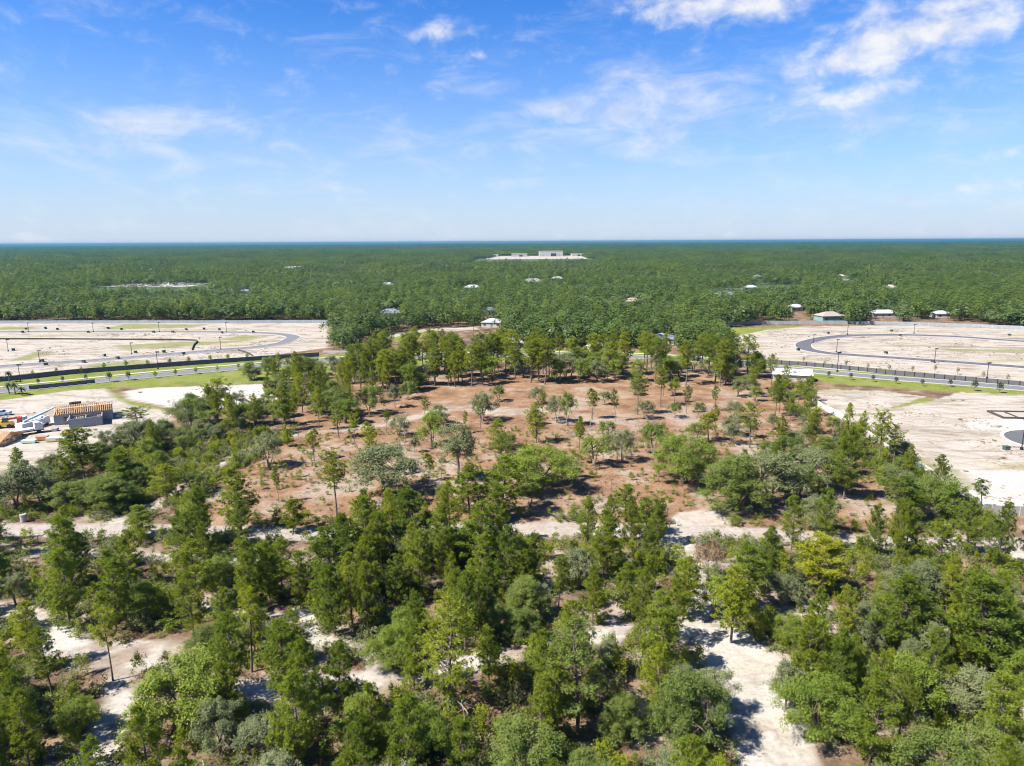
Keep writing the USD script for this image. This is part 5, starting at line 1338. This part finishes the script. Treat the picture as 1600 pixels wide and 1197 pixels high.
t = thing('flatbed_truck', 345, 705, .75, 'white flatbed truck parked beside the stack of roof trusses', 'truck')
put('chassis', MB().box((0, 0, .8), (7.5, 1.4, .3)).mesh(), 'black_metal', t); put('cab', MB().box((2.6, 0, 1.75), (1.9, 2.3, 1.6)).box((2.3, 0, 2.75), (1.3, 2.2, .5)).mesh(), 'white_paint', t)
put('windscreen', MB().box((3.57, 0, 2.1), (.06, 2, .7)).mesh(), 'glass_dark', t); put('bed', MB().box((-1.3, 0, 1.25), (5.2, 2.4, .5)).mesh(), 'white_paint', t); wheels(t, (2.5, -1.6, -2.8), (-1.05, 1.05), .5)
t = thing('crane_truck', 385, 640, 1.35, 'white boom truck with raised boom near the truss stack', 'truck')
put('body', MB().box((0, 0, 1.5), (7, 2.4, 1.5)).mesh(), 'white_paint', t); put('cab', MB().box((4.4, 0, 1.6), (1.7, 2.4, 2.0)).mesh(), 'white_paint', t); put('windscreen', MB().box((5.28, 0, 2.1), (.06, 2.1, .8)).mesh(), 'glass_dark', t)
put('boom', MB().beam((-2, 0, 2.5), (6, .3, 3.6), .5, .5).beam((6, .3, 3.6), (9, .4, 4.1), .32, .32).mesh(), 'pale_blue_paint', t); wheels(t, (4.2, -1.2, -2.5), (-1.05, 1.05), .5)
t = xform('truss_stack', tuple(S8(105, 800)), math.atan2(*(S8(235, 725) - S8(0, 835))[:2][::-1])); tag(t, 'long stack of pale timber roof trusses throwing a dark shadow', 'timber stack')
for k in range(9):
    m = MB(); y = -1.0 + k * .25; m.beam((-5.5, y, .9), (5.5, y, .9), .1, .14).beam((-5.5, y, 1.0), (0, y, 2.7), .1, .14).beam((0, y, 2.7), (5.5, y, 1.0), .1, .14)
    for q in (-3, -1.2, 1.2, 3): m.beam((q, y, .95), (q * .6, y, 2.7 - abs(q * .6) * .31), .08, .1)
    put('truss', m.mesh(), 'timber_pale' if k % 2 else 'timber', t)
for x in (-3.5, 0, 3.5): put('bearer', MB().box((x, 0, .42), (.3, 2.6, .84)).mesh(), 'timber', t)
t = thing('telehandler', 70, 625, .3, 'yellow telehandler with red boom on the sand', 'construction machine')
put('body', MB().box((0, 0, 1.1), (3.6, 1.9, 1.0)).box((-1.2, 0, 1.8), (1.4, 1.7, .6)).mesh(), 'yellow_paint', t); put('cab', MB().box((.3, -.4, 2.2), (1.2, 1.0, 1.3)).mesh(), 'glass_dark', t); put('boom', MB().beam((-1.6, .6, 2.0), (3.6, .6, 2.6), .45, .5).box((3.4, .6, 1.9), (.9, 1.4, 1.6)).mesh(), 'red_paint', t)
put('fork', MB().box((4.6, .6, 1.3), (1.6, 1.2, .12)).mesh(), 'black_metal', t); wheels(t, (-1.2, 1.3), (-1, 1), .6, .4)
t = thing('portable_toilet', 300, 580, .2, 'blue portable toilet beside the boom truck', 'portable toilet')
put('cabin', MB().box((0, 0, 1.1), (1.5, 1.5, 2.1)).mesh(), 'blue_paint', t); put('roof', MB().box((0, 0, 2.25), (1.6, 1.6, .2)).mesh(), 'white_paint', t); put('door', MB().box((0, -.77, 1.05), (.9, .05, 1.9)).mesh(), 'pale_blue_paint', t)
for px, py, lab, mat, n_ in ((700, 795, 'lumber pile under pale green wrap beside the trees', 'green_wrap', 1), (530, 780, 'orange-brown lumber pile between truck and green-wrapped pile', 'orange_lumber', 1), (365, 815, 'low pale green sheet pile beside the flatbed truck', 'green_wrap', 0), (850, 735, 'orange lumber pile in front of the block house', 'orange_lumber', 1), (690, 665, 'small grey block pallet on the sand before the house', 'block_wall', 0)):
    g = S8(px, py); t = xform('lumber_pile', (g[0], g[1], 0), .18); tag(t, lab, 'building materials')
    w_ = {700: 4.6, 530: 2.8, 365: 3.4, 850: 2.2, 690: 1.3}[px]
    put('bearer', MB().box((-w_ * .35, 0, .1), (.15, 1.5, .2)).box((w_ * .35, 0, .1), (.15, 1.5, .2)).mesh(), 'timber', t)
    for k in range(3 if n_ else 2): put('board_layer', MB().box((.05 * k, 0, .36 + k * .31), (w_ - .1 * k, 1.5 - .06 * k, .3)).mesh(), 'timber_pale' if (n_ and k < 2 and mat == 'green_wrap') else mat, t)
t = thing('parked_car', 30, 470, .25, 'pale blue car cut off by the frame edge on the sand lot', 'car')
cb = trimesh.creation.box((4.4, 1.8, .75)); cb.apply_translation((0, 0, .72)); put('body', MB().add(cb.vertices, cb.faces).box((1.5, 0, .6), (1.6, 1.74, .45)).mesh(), 'pale_blue_paint', t)
put('cabin', meshkit.arrays(trimesh.convex.convex_hull(np.array([[-1.7, -.8, 1.1], [1.0, -.8, 1.1], [-1.2, -.65, 1.6], [.4, -.65, 1.6], [-1.7, .8, 1.1], [1.0, .8, 1.1], [-1.2, .65, 1.6], [.4, .65, 1.6]])))[:2], 'glass_dark', t)
put('roof', MB().box((-.4, 0, 1.62), (1.6, 1.3, .06)).mesh(), 'pale_blue_paint', t); wheels(t, (-1.35, 1.35), (-.85, .85), .34, .22)
for (x, y), lab in (((452, 640), 'dark wooden stake by the boom truck'), ((512, 655), 'taller dark wooden stake nearer the block house')):
    t = thing('survey_stake', x, y, 0, lab, 'stake'); put('post', MB().box((0, 0, .7), (.15, .15, 1.4)).mesh(), 'bark', t); put('crosspiece', MB().box((0, 0, 1.2), (.7, .1, .16)).mesh(), 'timber', t)
for k, (x, y) in enumerate(((895, 352), (925, 348), (955, 345), (985, 342))):
    t = thing('block_pallet', x, y, .1, f'dark pallet behind the block house, {ORD[k]} from left', 'pallet'); tag(t, group='pallets behind the block house'); put('pallet', MB().box((0, 0, .08), (1, 1, .16)).mesh(), 'timber', t); put('blocks', MB().box((0, 0, .66), (.95, .95, 1.0)).mesh(), 'charred', t)

# foundation formwork at the right
g = gp(1562, 652); t = xform('slab_formwork', (g[0], g[1], 0), -.1); tag(t, 'dark-edged house slab formwork beyond the turning circle', 'slab formwork')
put('slab', MB().box((9, 2.5, .06), (17.4, 7.4, .12)).mesh(), 'sand_far', t)
put('form_board', MB().box((9, -1.4, .3), (18, .4, .35)).mesh(), 'charred', t); put('form_board', MB().box((9, 6.4, .3), (18, .4, .35)).mesh(), 'charred', t); put('form_board', MB().box((.1, 2.5, .3), (.3, 7.5, .6)).mesh(), 'charred', t)
put('footing', MB().box((4.5, 2.4, .3), (.5, 7.2, .1)).mesh(), 'charred', t)

# roadside odds
g = gp(37, 815); t = xform('concrete_drum', (g[0], g[1], 0)); tag(t, 'pale grey concrete drum standing at the edge of the dirt road', 'drum')
put('drum', MB().tube([[0, 0, 0], [0, 0, 1.3]], [.5, .5], 14).mesh(), 'concrete', t); put('lid', MB().tube([[0, 0, 1.3], [0, 0, 1.42]], [.54, .54], 14).mesh(), 'fence_grey', t)
g = gp(1058, 821); t = xform('marker_post', (g[0], g[1], 0)); tag(t, 'short white marker post at the roadside', 'post'); put('post', MB().tube([[0, 0, 0], [.05, .02, .95]], [.11, .11], 8).mesh(), 'white_paint', t); put('cap', MB().tube([[.05, .02, .95], [.05, .02, 1.02]], [.13, .06], 8).mesh(), 'white_paint', t)
g = gp(1042, 820); t = xform('survey_flag', (g[0], g[1], 0)); tag(t, 'bright pink flagging beside the white marker post', 'flag')
put('stick', MB().tube([[0, 0, 0], [0, 0, 1.1]], [.04, .04], 5).mesh(), 'timber', t)
v = np.array([[.04, 0, .5], [.6, .1, .45], [.65, -.05, .95], [.04, 0, 1.05]]); put('ribbon', (np.vstack([v, v + [0, .06, 0]]), np.array([[0, 1, 2], [0, 2, 3], [4, 6, 5], [4, 7, 6], [0, 4, 5], [0, 5, 1], [2, 6, 7], [2, 7, 3]])), 'magenta', t)
g = gp(1432, 738); t = xform('utility_tank', (g[0], g[1], 0), .4); tag(t, 'blue-grey tank half hidden against the white fence', 'tank')
put('tank', MB().tube([[0, 0, 0], [0, 0, 2.2]], [.7, .7], 16).mesh(), 'pale_blue_paint', t); put('lid', MB().tube([[0, 0, 2.2], [0, 0, 2.5]], [.74, .4], 16).mesh(), 'fence_grey', t)
